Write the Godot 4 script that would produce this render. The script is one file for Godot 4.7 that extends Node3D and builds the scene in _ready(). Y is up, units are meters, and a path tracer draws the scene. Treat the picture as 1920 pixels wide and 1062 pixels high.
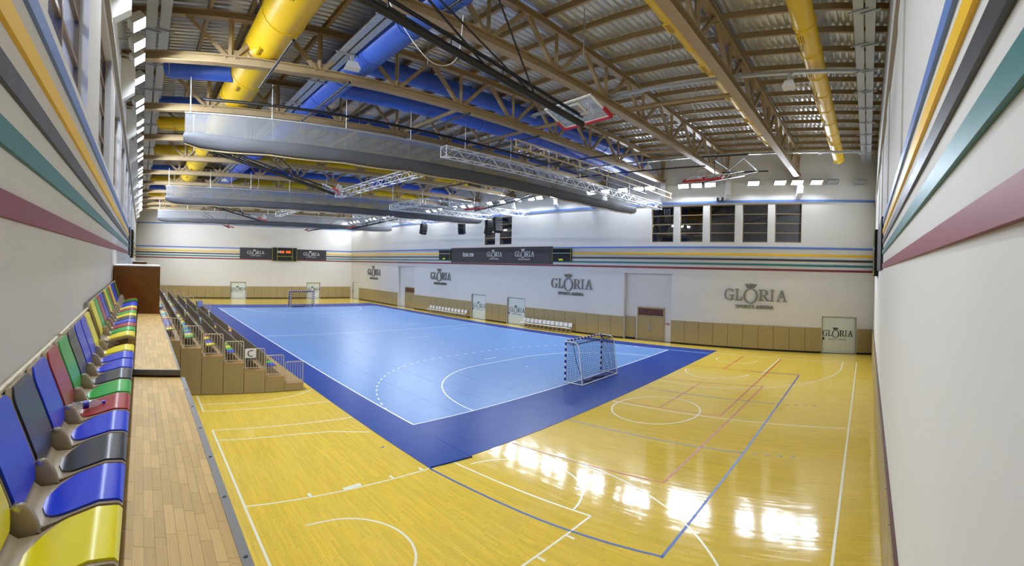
extends Node3D
# A sports hall seen from a corner of its upper stand. Metres, y up.
# Plan coordinates: u runs across the hall (left wall -> right wall), v runs along it (near wall -> far wall).
# hall() lays the plan out on the bowed ground plan that the photograph shows; heights are untouched.

const BEARING := 0.8021
const EYE := 5.71
const UA := -0.80     # left wall
const UC := 32.61     # right wall
const VB := 66.75     # far wall
const VD := -0.50     # near wall
const ROOF := 14.35   # underside of the roof deck
const TRUSS0 := 5.05
const BAY := 5.24

var M := {}
var used_names := {}
var rng := RandomNumberGenerator.new()

func hall(u: float, v: float, z: float) -> Vector3:
	var r := sqrt(u * u + v * v)
	return Vector3(r * (atan2(u, v) - BEARING), z, -r)

func along_v(u: float, v: float) -> Vector3:
	return (hall(u, v + 0.05, 0) - hall(u, v - 0.05, 0)) / 0.1

func along_u(u: float, v: float) -> Vector3:
	return (hall(u + 0.05, v, 0) - hall(u - 0.05, v, 0)) / 0.1

# ------------------------------------------------------------------ mesh building
class MB:
	var st := SurfaceTool.new()
	var count := 0
	func _init():
		st.begin(Mesh.PRIMITIVE_TRIANGLES)
		st.set_smooth_group(-1)
	func smooth(g: int):
		st.set_smooth_group(g)
	func tri(a: Vector3, b: Vector3, c: Vector3, ua := Vector2.ZERO, ub := Vector2.ZERO, uc := Vector2.ZERO):
		st.set_uv(ua); st.add_vertex(a)
		st.set_uv(uc); st.add_vertex(c)
		st.set_uv(ub); st.add_vertex(b)
		count += 1
	# corners counter-clockwise as seen from outside
	func quad(a: Vector3, b: Vector3, c: Vector3, d: Vector3, ua := Vector2(0, 0), ub := Vector2(1, 0), uc := Vector2(1, 1), ud := Vector2(0, 1)):
		tri(a, b, c, ua, ub, uc)
		tri(a, c, d, ua, uc, ud)
	# p: 0-3 bottom, 4-7 top, counter-clockwise from above
	func hexa(p: Array):
		quad(p[3], p[2], p[1], p[0])
		quad(p[4], p[5], p[6], p[7])
		quad(p[0], p[1], p[5], p[4])
		quad(p[1], p[2], p[6], p[5])
		quad(p[2], p[3], p[7], p[6])
		quad(p[3], p[0], p[4], p[7])
	func box(c: Vector3, s: Vector3, basis := Basis.IDENTITY):
		var h := s * 0.5
		var p := []
		for y in [-1, 1]:
			for q in [[-1, 1], [1, 1], [1, -1], [-1, -1]]:
				p.append(c + basis * Vector3(h.x * q[0], h.y * y, h.z * q[1]))
		hexa(p)
	# box with chamfered vertical and top edges
	func cbox(c: Vector3, s: Vector3, e: float, basis := Basis.IDENTITY):
		var h := s * 0.5
		var rings := []
		for lv in [[-h.y, e], [-h.y + e, 0.0], [h.y - e, 0.0], [h.y, e]]:
			var x: float = h.x - lv[1]
			var z: float = h.z - lv[1]
			var ring := []
			for q in [[-x + e, z], [x - e, z], [x, z - e], [x, -z + e], [x - e, -z], [-x + e, -z], [-x, -z + e], [-x, z - e]]:
				ring.append(c + basis * Vector3(q[0], lv[0], q[1]))
			rings.append(ring)
		for i in 3:
			for k in 8:
				var l := (k + 1) % 8
				quad(rings[i][k], rings[i][l], rings[i + 1][l], rings[i + 1][k])
		for k in range(1, 7):
			tri(rings[3][0], rings[3][k], rings[3][k + 1])
			tri(rings[0][0], rings[0][k + 1], rings[0][k])
	func frame_of(t: Vector3) -> Array:
		var s := t.cross(Vector3.UP)
		if s.length() < 0.01:
			s = Vector3.RIGHT
		s = s.normalized()
		return [s, s.cross(t).normalized()]
	# profile (x: to the right of the path, y: up) swept along a path
	func sweep(path: Array, prof: Array, g := -1, caps := true):
		var n := path.size()
		var m := prof.size()
		var rings := []
		for i in n:
			var t: Vector3 = (path[mini(i + 1, n - 1)] - path[maxi(i - 1, 0)]).normalized()
			var f := frame_of(t)
			var ring := []
			for q in prof:
				ring.append(path[i] + f[0] * q.x + f[1] * q.y)
			rings.append(ring)
		smooth(g)
		for i in n - 1:
			for k in m:
				var l := (k + 1) % m
				quad(rings[i][k], rings[i][l], rings[i + 1][l], rings[i + 1][k])
		smooth(-1)
		if caps:
			for k in range(1, m - 1):
				tri(rings[0][0], rings[0][k + 1], rings[0][k])
				tri(rings[n - 1][0], rings[n - 1][k], rings[n - 1][k + 1])
	static func rect(w: float, h: float) -> Array:
		return [Vector2(-w / 2, -h / 2), Vector2(w / 2, -h / 2), Vector2(w / 2, h / 2), Vector2(-w / 2, h / 2)]
	static func circle(r: float, n := 8) -> Array:
		var a := []
		for i in n:
			var t := TAU * i / n
			a.append(Vector2(cos(t) * r, sin(t) * r))
		return a
	static func ibeam(w: float, h: float, t := 0.03) -> Array:
		var a := w / 2
		var b := h / 2
		return [Vector2(-a, -b), Vector2(a, -b), Vector2(a, -b + t), Vector2(t / 2, -b + t), Vector2(t / 2, b - t), Vector2(a, b - t), Vector2(a, b), Vector2(-a, b), Vector2(-a, b - t), Vector2(-t / 2, b - t), Vector2(-t / 2, -b + t), Vector2(-a, -b + t)]
	func bar(a: Vector3, b: Vector3, w: float, h: float):
		sweep([a, b], rect(w, h))
	func tube(a: Vector3, b: Vector3, r: float, n := 8):
		sweep([a, b], circle(r, n), 1)
	func poly(path: Array, r: float, n := 6):
		for i in path.size() - 1:
			tube(path[i], path[i + 1], r, n)
	func pipe(path: Array, r: float, n := 8):
		sweep(path, circle(r, n), 1)
	# closed outline in a plane (x along e1, y along e2), given thickness along e3
	func plate(o: Vector3, e1: Vector3, e2: Vector3, e3: Vector3, outline: Array):
		var n := outline.size()
		var lo := []
		var hi := []
		var flat := PackedVector2Array()
		for q in outline:
			lo.append(o + e1 * q.x + e2 * q.y)
			hi.append(o + e1 * q.x + e2 * q.y + e3)
			flat.append(q)
		var ix := Geometry2D.triangulate_polygon(flat)
		for i in range(0, ix.size(), 3):
			tri(hi[ix[i]], hi[ix[i + 1]], hi[ix[i + 2]])
			tri(lo[ix[i]], lo[ix[i + 2]], lo[ix[i + 1]])
		for i in n:
			var k := (i + 1) % n
			quad(lo[i], lo[k], hi[k], hi[i])
	func done() -> ArrayMesh:
		st.generate_normals()
		return st.commit()

# ------------------------------------------------------------------ nodes
func numbered(called: String) -> String:
	var n: int = used_names.get(called, -1) + 1
	used_names[called] = n
	return called if n == 0 else "%s_%03d" % [called, n]

func tag(o: Node, label: String, category: String, group := ""):
	o.set_meta("label", label)
	o.set_meta("category", category)
	if group:
		o.set_meta("group", group)

func thing(called: String, label: String, category: String, at := Vector3.ZERO, basis := Basis.IDENTITY, group := "") -> Node3D:
	var o := Node3D.new()
	o.name = numbered(called)
	add_child(o)
	o.transform = Transform3D(basis, at)
	tag(o, label, category, group)
	return o

# mesh given in scene coordinates, hung under a parent that may sit elsewhere
func obj(called: String, mb: MB, mat: Material, parent: Node = null) -> MeshInstance3D:
	var o := MeshInstance3D.new()
	o.mesh = mb.done()
	o.material_override = mat
	o.cast_shadow = GeometryInstance3D.SHADOW_CASTING_SETTING_ON
	if parent == null:
		o.name = numbered(called)
		add_child(o)
	else:
		o.name = called
		var t := Transform3D.IDENTITY
		var p: Node = parent
		while p != self:
			t = (p as Node3D).transform * t
			p = p.get_parent()
		o.transform = t.affine_inverse()
		parent.add_child(o, true)
	return o

# mesh given in the parent's own coordinates
func lobj(called: String, mb: MB, mat: Material, parent: Node) -> MeshInstance3D:
	return mobj(called, mb.done(), mat, parent)

func mobj(called: String, mesh: Mesh, mat: Material, parent: Node, at := Transform3D.IDENTITY) -> MeshInstance3D:
	var o := MeshInstance3D.new()
	o.mesh = mesh
	o.material_override = mat
	o.name = called
	o.transform = at
	parent.add_child(o, true)
	return o

func struct(called: String, mb: MB, mat: Material, label := "") -> MeshInstance3D:
	var o := obj(called, mb, mat)
	o.set_meta("kind", "structure")
	if label:
		o.set_meta("label", label)
		o.set_meta("category", called.split("_")[0])
	return o

func copy(o: Node3D, label: String, at: Transform3D) -> Node3D:
	var c: Node3D = o.duplicate()
	var stem := str(o.name)
	if stem.length() > 4 and stem[stem.length() - 4] == "_" and stem.right(3).is_valid_int():
		stem = stem.left(stem.length() - 4)
	c.name = numbered(stem)
	add_child(c)
	c.transform = at
	c.set_meta("label", label)
	return c

const ONES := ["", "first", "second", "third", "fourth", "fifth", "sixth", "seventh", "eighth", "ninth", "tenth", "eleventh", "twelfth", "thirteenth", "fourteenth", "fifteenth", "sixteenth", "seventeenth", "eighteenth", "nineteenth"]
func nth(n: int) -> String:
	if n < 20:
		return ONES[n]
	var tens: Array = ["", "", "twent", "thirt", "fort", "fift", "sixt"]
	if n % 10 == 0:
		return tens[n / 10] + "ieth"
	return tens[n / 10] + "y-" + ONES[n % 10]

# ------------------------------------------------------------------ materials
func mat(color: Color, rough := 0.6, metal := 0.0) -> StandardMaterial3D:
	var m := StandardMaterial3D.new()
	m.albedo_color = color
	m.roughness = rough
	m.metallic = metal
	return m

func ramp(a: Color, b: Color) -> Gradient:
	var g := Gradient.new()
	g.set_color(0, a)
	g.set_color(1, b)
	return g

func speckled(color: Color, amount: float, scale: float, rough := 0.6, metal := 0.0, freq := 0.02) -> StandardMaterial3D:
	var m := mat(Color.WHITE, rough, metal)
	var t := NoiseTexture2D.new()
	t.width = 256
	t.height = 256
	t.seamless = true
	var n := FastNoiseLite.new()
	n.seed = 11
	n.frequency = freq
	n.fractal_octaves = 5
	t.noise = n
	t.color_ramp = ramp(color.darkened(amount), color.lightened(amount * 0.6))
	m.albedo_texture = t
	m.uv1_triplanar = true
	m.uv1_world_triplanar = true
	m.uv1_scale = Vector3.ONE * scale
	return m

func glow(color: Color, e: float) -> StandardMaterial3D:
	var m := mat(color, 0.4)
	m.emission_enabled = true
	m.emission = color
	m.emission_energy_multiplier = e
	return m

func wrap_rect(img: Image, x: int, y: int, w: int, h: int, size: int, c: Color):
	img.fill_rect(Rect2i(x, y, mini(w, size - x), h), c)
	if x + w > size:
		img.fill_rect(Rect2i(0, y, x + w - size, h), c)

# strips of maple laid side by side, each with a tone and a grain of its own
func plank_images(base: Color, rows: int, tile_len: float, lmin: float, lmax: float, vary: float, size: int, seed_no: int, tilt: float) -> Array:
	var r := RandomNumberGenerator.new()
	r.seed = seed_no
	var img := Image.create(size, size, false, Image.FORMAT_RGB8)
	var nrm := Image.create(size, size, false, Image.FORMAT_RGB8)
	var noise := FastNoiseLite.new()
	noise.seed = seed_no
	noise.frequency = 0.03
	var px := size / rows
	for row in rows:
		var x := 0
		var shift := r.randi() % size
		while x < size:
			var ln := int(r.randf_range(lmin, lmax) / tile_len * size)
			if size - (x + ln) < int(lmin / tile_len * size):
				ln = size - x
			var tone := r.randf_range(-1, 1) * vary
			var warm := r.randf_range(-1, 1) * vary * 0.35
			var c := Color(base.r * (1 + tone + warm), base.g * (1 + tone), base.b * (1 + tone * 1.2 - warm))
			var at := (x + shift) % size
			wrap_rect(img, at, row * px, ln, px, size, c)
			var a := r.randf_range(-tilt, tilt)
			var b := r.randf_range(-tilt, tilt) * 0.12
			wrap_rect(nrm, at, row * px, ln, px, size, Color(0.5 + b * 0.5, 0.5 + a * 0.5, 1.0))
			img.fill_rect(Rect2i(at, row * px, 1, px), c.darkened(0.12))
			x += ln
		img.fill_rect(Rect2i(0, row * px, size, 1), base.darkened(0.11))
	# grain
	for y in size:
		for x2 in range(0, size, 2):
			var g := noise.get_noise_2d(x2 * 0.35, y * 9.0) * 0.07
			var c2 := img.get_pixel(x2, y)
			c2 = Color(clampf(c2.r * (1 + g), 0, 1), clampf(c2.g * (1 + g), 0, 1), clampf(c2.b * (1 + g * 1.5), 0, 1))
			img.set_pixel(x2, y, c2)
			img.set_pixel(x2 + 1, y, c2)
	img.generate_mipmaps()
	nrm.generate_mipmaps()
	return [ImageTexture.create_from_image(img), ImageTexture.create_from_image(nrm)]

func make_materials():
	var fl := plank_images(Color(0.885, 0.755, 0.30), 64, 8.0, 0.5, 1.5, 0.032, 1024, 5, 0.010)
	var m := mat(Color.WHITE, 0.085)
	m.albedo_texture = fl[0]
	m.normal_enabled = true
	m.normal_texture = fl[1]
	m.normal_scale = 1.0
	m.metallic_specular = 0.5
	M.maple = m
	M.wall = speckled(Color(0.845, 0.835, 0.81), 0.015, 0.15, 0.75)
	M.white = mat(Color(0.86, 0.86, 0.85), 0.55)
	M.door = mat(Color(0.84, 0.87, 0.84), 0.35)
	M.pad = speckled(Color(0.64, 0.565, 0.38), 0.05, 0.6, 0.55)
	M.pad_base = mat(Color(0.10, 0.09, 0.08), 0.7)
	M.steel = speckled(Color(0.66, 0.57, 0.41), 0.05, 0.4, 0.5)
	M.deck = speckled(Color(0.93, 0.94, 0.95), 0.06, 0.25, 0.24, 0.6)
	M.galv = speckled(Color(0.74, 0.76, 0.78), 0.08, 1.5, 0.42, 0.6)
	M.alu = mat(Color(0.80, 0.81, 0.82), 0.35, 0.4)
	M.yellow_duct = mat(Color(0.92, 0.76, 0.03), 0.38)
	M.blue_duct = mat(Color(0.25, 0.40, 0.80), 0.38)
	M.black = mat(Color(0.055, 0.055, 0.06), 0.42)
	M.black_soft = mat(Color(0.085, 0.085, 0.095), 0.7)
	M.charcoal = mat(Color(0.20, 0.20, 0.22), 0.6)
	M.red = mat(Color(0.70, 0.10, 0.10), 0.45)
	M.line_white = mat(Color(0.90, 0.89, 0.80), 0.28)
	M.line_mat = mat(Color(0.93, 0.94, 0.95), 0.4)
	M.line_blue = mat(Color(0.03, 0.30, 0.62), 0.4)
	M.line_red = mat(Color(0.70, 0.15, 0.14), 0.4)
	M.mat_light = speckled(Color(0.385, 0.55, 0.77), 0.03, 0.3, 0.33)
	M.mat_light.metallic_specular = 0.34
	M.mat_dark = speckled(Color(0.105, 0.24, 0.555), 0.04, 0.3, 0.33)
	M.mat_dark.metallic_specular = 0.2
	M.s_blue = mat(Color(0.36, 0.49, 0.74), 0.5)
	M.s_yellow = mat(Color(0.93, 0.74, 0.05), 0.5)
	M.s_black = speckled(Color(0.20, 0.20, 0.22), 0.12, 0.8, 0.5)
	M.s_teal = speckled(Color(0.17, 0.45, 0.45), 0.05, 0.6, 0.5)
	M.s_red = speckled(Color(0.50, 0.16, 0.20), 0.06, 0.6, 0.55)
	M.seat_shell = mat(Color(0.60, 0.53, 0.41), 0.42)
	M.seat = {"blue": mat(Color(0.02, 0.20, 0.78), 0.33), "yellow": mat(Color(0.88, 0.82, 0.0), 0.33), "red": mat(Color(0.62, 0.12, 0.13), 0.33), "green": mat(Color(0.10, 0.64, 0.22), 0.33), "black": mat(Color(0.15, 0.17, 0.20), 0.33)}
	M.chrome = mat(Color(0.82, 0.82, 0.82), 0.18, 0.95)
	M.rail = mat(Color(0.74, 0.69, 0.57), 0.4)
	M.bleacher = mat(Color(0.61, 0.54, 0.375), 0.6)
	M.bleacher_back = mat(Color(0.44, 0.385, 0.285), 0.6)
	var wk := plank_images(Color(0.81, 0.67, 0.41), 16, 2.0, 0.6, 1.4, 0.02, 512, 9, 0.0)
	M.stave = []
	for k in 4:
		var w := mat(Color(0.93 + 0.045 * k, 0.93 + 0.045 * k, 0.93 + 0.04 * k).clamp(), 0.33)
		w.albedo_color = [Color(0.92, 0.92, 0.91), Color(0.945, 0.945, 0.94), Color(0.97, 0.97, 0.965), Color(1, 1, 1)][k]
		w.albedo_texture = wk[0]
		w.roughness = 0.5
		w.metallic_specular = 0.3
		M.stave.append(w)
	M.booth = speckled(Color(0.45, 0.265, 0.085), 0.10, 0.5, 0.4, 0.0, 0.012)
	M.brown_door = speckled(Color(0.34, 0.16, 0.085), 0.08, 0.6, 0.4)
	M.concrete = mat(Color(0.45, 0.42, 0.36), 0.8)
	M.glass = mat(Color(0.55, 0.65, 0.80, 0.14), 0.02)
	M.glass.transparency = BaseMaterial3D.TRANSPARENCY_ALPHA
	M.glass.metallic_specular = 0.9
	M.dark_glass = mat(Color(0.05, 0.06, 0.09, 0.55), 0.02)
	M.dark_glass.transparency = BaseMaterial3D.TRANSPARENCY_ALPHA
	M.dark_glass.metallic_specular = 0.9
	M.clear = mat(Color(0.80, 0.86, 0.92, 0.25), 0.03)
	M.clear.transparency = BaseMaterial3D.TRANSPARENCY_ALPHA
	M.frame = mat(Color(0.55, 0.47, 0.35), 0.35, 0.3)
	M.frame_side = mat(Color(0.58, 0.56, 0.50), 0.5)
	M.gallery = mat(Color(0.36, 0.50, 0.86), 0.8)
	M.gallery_dark = mat(Color(0.09, 0.10, 0.15), 0.8)
	M.lamp_body = mat(Color(0.72, 0.72, 0.70), 0.45, 0.2)
	M.lamp_glow = glow(Color(1.0, 0.98, 0.95), 9.0)
	M.lamp_off = mat(Color(0.62, 0.64, 0.64), 0.25)
	M.gallery_lamp = glow(Color(0.95, 0.97, 1.0), 4.0)
	M.net_cloth = mat(Color(0.50, 0.51, 0.52, 0.50), 0.8)
	M.net_cloth.transparency = BaseMaterial3D.TRANSPARENCY_ALPHA
	M.curtain = mat(Color(0.31, 0.315, 0.33), 0.75)
	M.hem = mat(Color(0.78, 0.70, 0.52), 0.6)
	M.net = mat(Color(0.62, 0.66, 0.74), 0.7)
	M.net_dark = mat(Color(0.13, 0.14, 0.18), 0.8)
	M.post_blue = mat(Color(0.02, 0.11, 0.55), 0.3)
	M.post_white = mat(Color(0.88, 0.88, 0.88), 0.3)
	M.letters = mat(Color(0.50, 0.49, 0.475), 0.4, 0.3)
	M.print_dark = mat(Color(0.10, 0.12, 0.14), 0.5)
	M.print_grey = mat(Color(0.62, 0.66, 0.64), 0.5)
	M.banner = mat(Color(0.195, 0.19, 0.205), 0.55)
	M.board_trim = mat(Color(0.62, 0.64, 0.04), 0.5)
	M.led = glow(Color(1.0, 0.42, 0.02), 1.6)
	M.tag_yellow = mat(Color(0.85, 0.88, 0.05), 0.5)
	M.sign_red = mat(Color(0.75, 0.08, 0.10), 0.5)
	M.charcoal_light = mat(Color(0.44, 0.43, 0.41), 0.45, 0.4)
	M.tread = speckled(Color(0.66, 0.52, 0.32), 0.06, 0.8, 0.4)
	M.sign_blue = mat(Color(0.55, 0.60, 0.85), 0.5)
	M.bottle_label = mat(Color(0.10, 0.16, 0.62), 0.4)

# ------------------------------------------------------------------ walls
func wp(w: String, s: float, z: float, d: float) -> Vector3:
	match w:
		"A": return hall(UA - d, s, z)
		"B": return hall(s, VB + d, z)
		"C": return hall(UC + d, s, z)
	return hall(s, VD - d, z)

func hex(mb: MB, p: Array):
	if (p[1] - p[0]).cross(p[3] - p[0]).dot(p[4] - p[0]) < 0:
		p = [p[3], p[2], p[1], p[0], p[7], p[6], p[5], p[4]]
	mb.hexa(p)

# a block that follows a wall: s along it, z up, d behind its face (negative: proud of it)
func wall_block(mb: MB, w: String, s0: float, s1: float, z0: float, z1: float, d0: float, d1: float):
	var s := s0
	while s < s1 - 0.001:
		var step := 0.2 if s < 4.0 else (0.5 if s < 10.0 else 1.3)
		if w == "B":
			step = 2.0
		var e := s + step
		if e > s1 - step * 0.3:
			e = s1
		hex(mb, [wp(w, s, z0, d0), wp(w, e, z0, d0), wp(w, e, z0, d1), wp(w, s, z0, d1), wp(w, s, z1, d0), wp(w, e, z1, d0), wp(w, e, z1, d1), wp(w, s, z1, d1)])
		s = e

func wall_with_openings(w: String, s0: float, s1: float, z1: float, openings: Array) -> MB:
	var mb := MB.new()
	var ss := [s0, s1]
	for o in openings:
		ss.append_array([o[0], o[1]])
	ss.sort()
	for i in ss.size() - 1:
		if ss[i + 1] - ss[i] < 0.001:
			continue
		var mid: float = (ss[i] + ss[i + 1]) / 2
		var cuts := []
		for o in openings:
			if mid > o[0] and mid < o[1]:
				cuts.append([o[2], o[3]])
		cuts.sort_custom(func(a, b): return a[0] < b[0])
		var z := 0.0
		for c in cuts:
			if c[0] > z + 0.001:
				wall_block(mb, w, ss[i], ss[i + 1], z, c[0], 0, 0.4)
			z = c[1]
		if z < z1:
			wall_block(mb, w, ss[i], ss[i + 1], z, z1, 0, 0.4)
	return mb

# rigid frame on a wall: origin, along the wall (to the right as seen from the room), out of the wall into the room
func on_wall(w: String, s: float, z: float, out: float) -> Array:
	var t := (wp(w, s + 0.05, 0, 0) - wp(w, s - 0.05, 0, 0)).normalized()
	var n := Vector3(-t.z, 0, t.x)
	var inward := wp(w, s, 0, -0.5) - wp(w, s, 0, 0)
	if n.dot(inward) < 0:
		n = -n
	var right := Vector3.UP.cross(n)
	return [wp(w, s, z, 0) + n * out, right, n]

func floor_path(pts: Array, y := 0.0, step := 0.6) -> Array:
	var out := []
	for i in pts.size() - 1:
		var a: Vector2 = pts[i]
		var b: Vector2 = pts[i + 1]
		var n := maxi(1, int(ceil(a.distance_to(b) / step)))
		for k in n:
			var q := a.lerp(b, float(k) / n)
			out.append(hall(q.x, q.y, y))
	out.append(hall(pts[-1].x, pts[-1].y, y))
	return out

func arc(c: Vector2, r: float, a0: float, a1: float, n := 24) -> Array:
	var out := []
	for i in n + 1:
		var t := deg_to_rad(lerpf(a0, a1, float(i) / n))
		out.append(c + Vector2(cos(t), sin(t)) * r)
	return out

func paint(parent: Node, called: String, pts: Array, m: Material, w := 0.05, y := 0.0):
	var mb := MB.new()
	mb.sweep(floor_path(pts, y), [Vector2(-w / 2, 0), Vector2(w / 2, 0), Vector2(w / 2, 0.003), Vector2(-w / 2, 0.003)])
	obj(called, mb, m, parent)

func dashes(parent: Node, called: String, pts: Array, m: Material, on: float, off: float, w := 0.05, y := 0.0):
	var walk := 0.0
	var seg := []
	var drawing := true
	for i in pts.size() - 1:
		var a: Vector2 = pts[i]
		var b: Vector2 = pts[i + 1]
		var n := maxi(1, int(a.distance_to(b) / 0.05))
		for k in n:
			var q := a.lerp(b, float(k) / n)
			if drawing:
				seg.append(q)
			walk += a.distance_to(b) / n
			if drawing and walk > on:
				if seg.size() > 1:
					paint(parent, called, [seg[0], seg[-1]], m, w, y)
				seg = []
				walk = 0.0
				drawing = false
			elif not drawing and walk > off:
				walk = 0.0
				drawing = true
	if seg.size() > 3:
		paint(parent, called, [seg[0], seg[-1]], m, w, y)

# flat slab over a plan rectangle
func slab(mb: MB, u0: float, u1: float, v0: float, v1: float, z0: float, z1: float, step := 2.0):
	var nu := maxi(1, int(ceil((u1 - u0) / step)))
	var nv := maxi(1, int(ceil((v1 - v0) / step)))
	for i in nu:
		for k in nv:
			var a := lerpf(u0, u1, float(i) / nu)
			var b := lerpf(u0, u1, float(i + 1) / nu)
			var c := lerpf(v0, v1, float(k) / nv)
			var d := lerpf(v0, v1, float(k + 1) / nv)
			mb.quad(hall(a, c, z1), hall(b, c, z1), hall(b, d, z1), hall(a, d, z1), Vector2(c, a), Vector2(c, b), Vector2(d, b), Vector2(d, a))
			if k == 0:
				mb.quad(hall(a, c, z0), hall(b, c, z0), hall(b, c, z1), hall(a, c, z1))
			if k == nv - 1:
				mb.quad(hall(b, d, z0), hall(a, d, z0), hall(a, d, z1), hall(b, d, z1))
			if i == 0:
				mb.quad(hall(a, d, z0), hall(a, c, z0), hall(a, c, z1), hall(a, d, z1))
			if i == nu - 1:
				mb.quad(hall(b, c, z0), hall(b, d, z0), hall(b, d, z1), hall(b, c, z1))

const C_DOORS := [[63.75, 66.1], [35.22, 37.49], [29.68, 32.1], [0.69, 3.15]]
const B_DOORS := [[13.13, 15.52], [25.06, 27.33]]
const C_WINDOWS := [[4.76, 6.72], [7.23, 9.15], [9.7, 11.68], [12.21, 14.11], [14.63, 16.54], [31.68, 33.49], [34.02, 35.75]]
const RECESS := [[14.66, 18.89], [48.46, 52.41]]
var a_windows := []

func build_floor():
	var mb := MB.new()
	# near part in fine cells, boards run along v
	for i in 34:
		for k in 68:
			var a := -0.8 + i * 33.41 / 34.0
			var b := -0.8 + (i + 1) * 33.41 / 34.0
			var c := -0.5 + k * 67.25 / 68.0
			var d := -0.5 + (k + 1) * 67.25 / 68.0
			if b * b + d * d < 6.0:
				continue
			mb.quad(hall(a, c, 0), hall(b, c, 0), hall(b, d, 0), hall(a, d, 0), Vector2(c / 8, a / 4.2), Vector2(c / 8, b / 4.2), Vector2(d / 8, b / 4.2), Vector2(d / 8, a / 4.2))
	var fl := struct("floor", mb, M.maple, "glossy yellow maple strip floor of the sports hall")
	var base := MB.new()
	base.quad(Vector3(-60, -0.02, 8), Vector3(70, -0.02, 8), Vector3(70, -0.02, -85), Vector3(-60, -0.02, -85))
	base.quad(Vector3(-60, -0.3, -85), Vector3(70, -0.3, -85), Vector3(70, -0.3, 8), Vector3(-60, -0.3, 8))
	obj("subfloor", base, M.concrete, fl)
	var W: Material = M.line_white
	var V := func(x, y): return Vector2(x, y)
	# basketball court laid across the hall
	paint(fl, "court_line", [V.call(2.5, 0.57), V.call(29.6, 0.57)], W)
	paint(fl, "court_line", [V.call(2.5, 0.57), V.call(2.5, 15.24)], W)
	paint(fl, "court_line", [V.call(2.5, 15.24), V.call(7.65, 15.24)], W)
	paint(fl, "court_line", [V.call(29.6, 0.57), V.call(30.3, 10.5)], W)
	paint(fl, "court_line", [V.call(17.0, 0.57), V.call(17.0, 10.3)], W)
	paint(fl, "court_circle", arc(V.call(16.95, 8.2), 1.8, 0, 360, 48), W)
	paint(fl, "court_line", [V.call(2.5, 10.4), V.call(8.45, 10.4)], W)
	paint(fl, "court_line", [V.call(8.45, 10.4), V.call(8.85, 5.88)], W)
	paint(fl, "court_line", [V.call(8.85, 5.88), V.call(2.5, 5.88)], W)
	for t in [[4.15, 0.55, 10.5, 0.2], [6.47, 0.06, 10.5, 0.2], [5.3, 0.45, 10.5, 0.14], [7.42, 0.06, 10.5, 0.2], [7.9, 0.06, 5.75, 0.2], [6.95, 0.06, 5.75, 0.2]]:
		paint(fl, "court_tick", [V.call(t[0], t[2] - t[3] / 2), V.call(t[0], t[2] + t[3] / 2)], W, t[1] if t[1] < 0.5 else 0.07)
	paint(fl, "court_arc", arc(V.call(8.6, 8.15), 1.8, 85, -82, 30), W)
	paint(fl, "court_arc", [V.call(3.6, 9.32)] + arc(V.call(4.1, 8.07), 1.25, 90, -90, 26) + [V.call(3.6, 6.82)], W)
	paint(fl, "three_point_line", [V.call(2.5, 14.35), V.call(5.23, 14.35), V.call(6.33, 14.22), V.call(7.5, 13.66)], W)
	paint(fl, "three_point_line", arc(V.call(4.3, 8.0), 6.75, 18, -77, 40) + [V.call(2.5, 1.42)], W)
	paint(fl, "three_point_line", arc(V.call(28.0, 8.15), 6.75, 160, 263, 36) + [V.call(29.6, 1.45)], W)
	paint(fl, "court_arc", arc(V.call(24.9, 8.2), 1.85, 95, 265, 24), W)
	paint(fl, "court_arc", arc(V.call(28.7, 8.15), 1.35, 90, 270, 20), W)
	paint(fl, "court_line", [V.call(24.9, 5.7), V.call(29.6, 5.6)], W)
	paint(fl, "court_line", [V.call(2.45, 17.1), V.call(2.45, 19.1)], W)
	paint(fl, "court_line", [V.call(2.45, 17.15), V.call(7.6, 17.33)], W)
	paint(fl, "three_point_line", [V.call(2.45, 17.97), V.call(4.2, 18.0), V.call(5.4, 18.15), V.call(6.5, 18.5), V.call(7.5, 19.1)], W)
	# volleyball lines
	var B: Material = M.line_blue
	paint(fl, "volleyball_line", [V.call(7.65, 10.38), V.call(8.0, 6.6), V.call(8.35, 3.8)], B, 0.06)
	paint(fl, "volleyball_line", [V.call(8.3, 3.83), V.call(14.0, 3.72), V.call(25.3, 3.65)], B, 0.06)
	paint(fl, "volleyball_line", [V.call(13.9, 10.4), V.call(14.02, 3.72)], B)
	dashes(fl, "volleyball_dash", [V.call(14.05, 3.45), V.call(14.12, 1.8)], B, 0.16, 0.2)
	paint(fl, "volleyball_line", [V.call(19.75, 10.4), V.call(19.6, 3.7)], B)
	dashes(fl, "volleyball_dash", [V.call(19.62, 3.4), V.call(19.7, 1.8)], B, 0.16, 0.2)
	paint(fl, "volleyball_line", [V.call(25.4, 3.65), V.call(25.45, 6.3)], B, 0.06)
	paint(fl, "volleyball_line", [V.call(7.2, 12.34), V.call(7.32, 12.38)], B, 0.06)
	paint(fl, "volleyball_line", [V.call(8.1, 3.5), V.call(7.6, 3.52)], B, 0.06)
	# badminton lines
	var R: Material = M.line_red
	paint(fl, "badminton_line", [V.call(10.8, 10.3), V.call(11.0, 8.4), V.call(11.25, 5.15)], R, 0.045)
	paint(fl, "badminton_line", [V.call(11.23, 5.17), V.call(22.4, 5.03)], R, 0.05)
	paint(fl, "badminton_line", [V.call(17.2, 10.4), V.call(17.28, 5.57)], R, 0.045)
	paint(fl, "badminton_line", [V.call(17.28, 5.57), V.call(29.7, 5.47)], R, 0.05)
	paint(fl, "badminton_line", [V.call(17.28, 8.17), V.call(21.75, 8.14)], R, 0.045)
	paint(fl, "badminton_line", [V.call(21.85, 10.4), V.call(22.4, 5.03)], R, 0.045)
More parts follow.
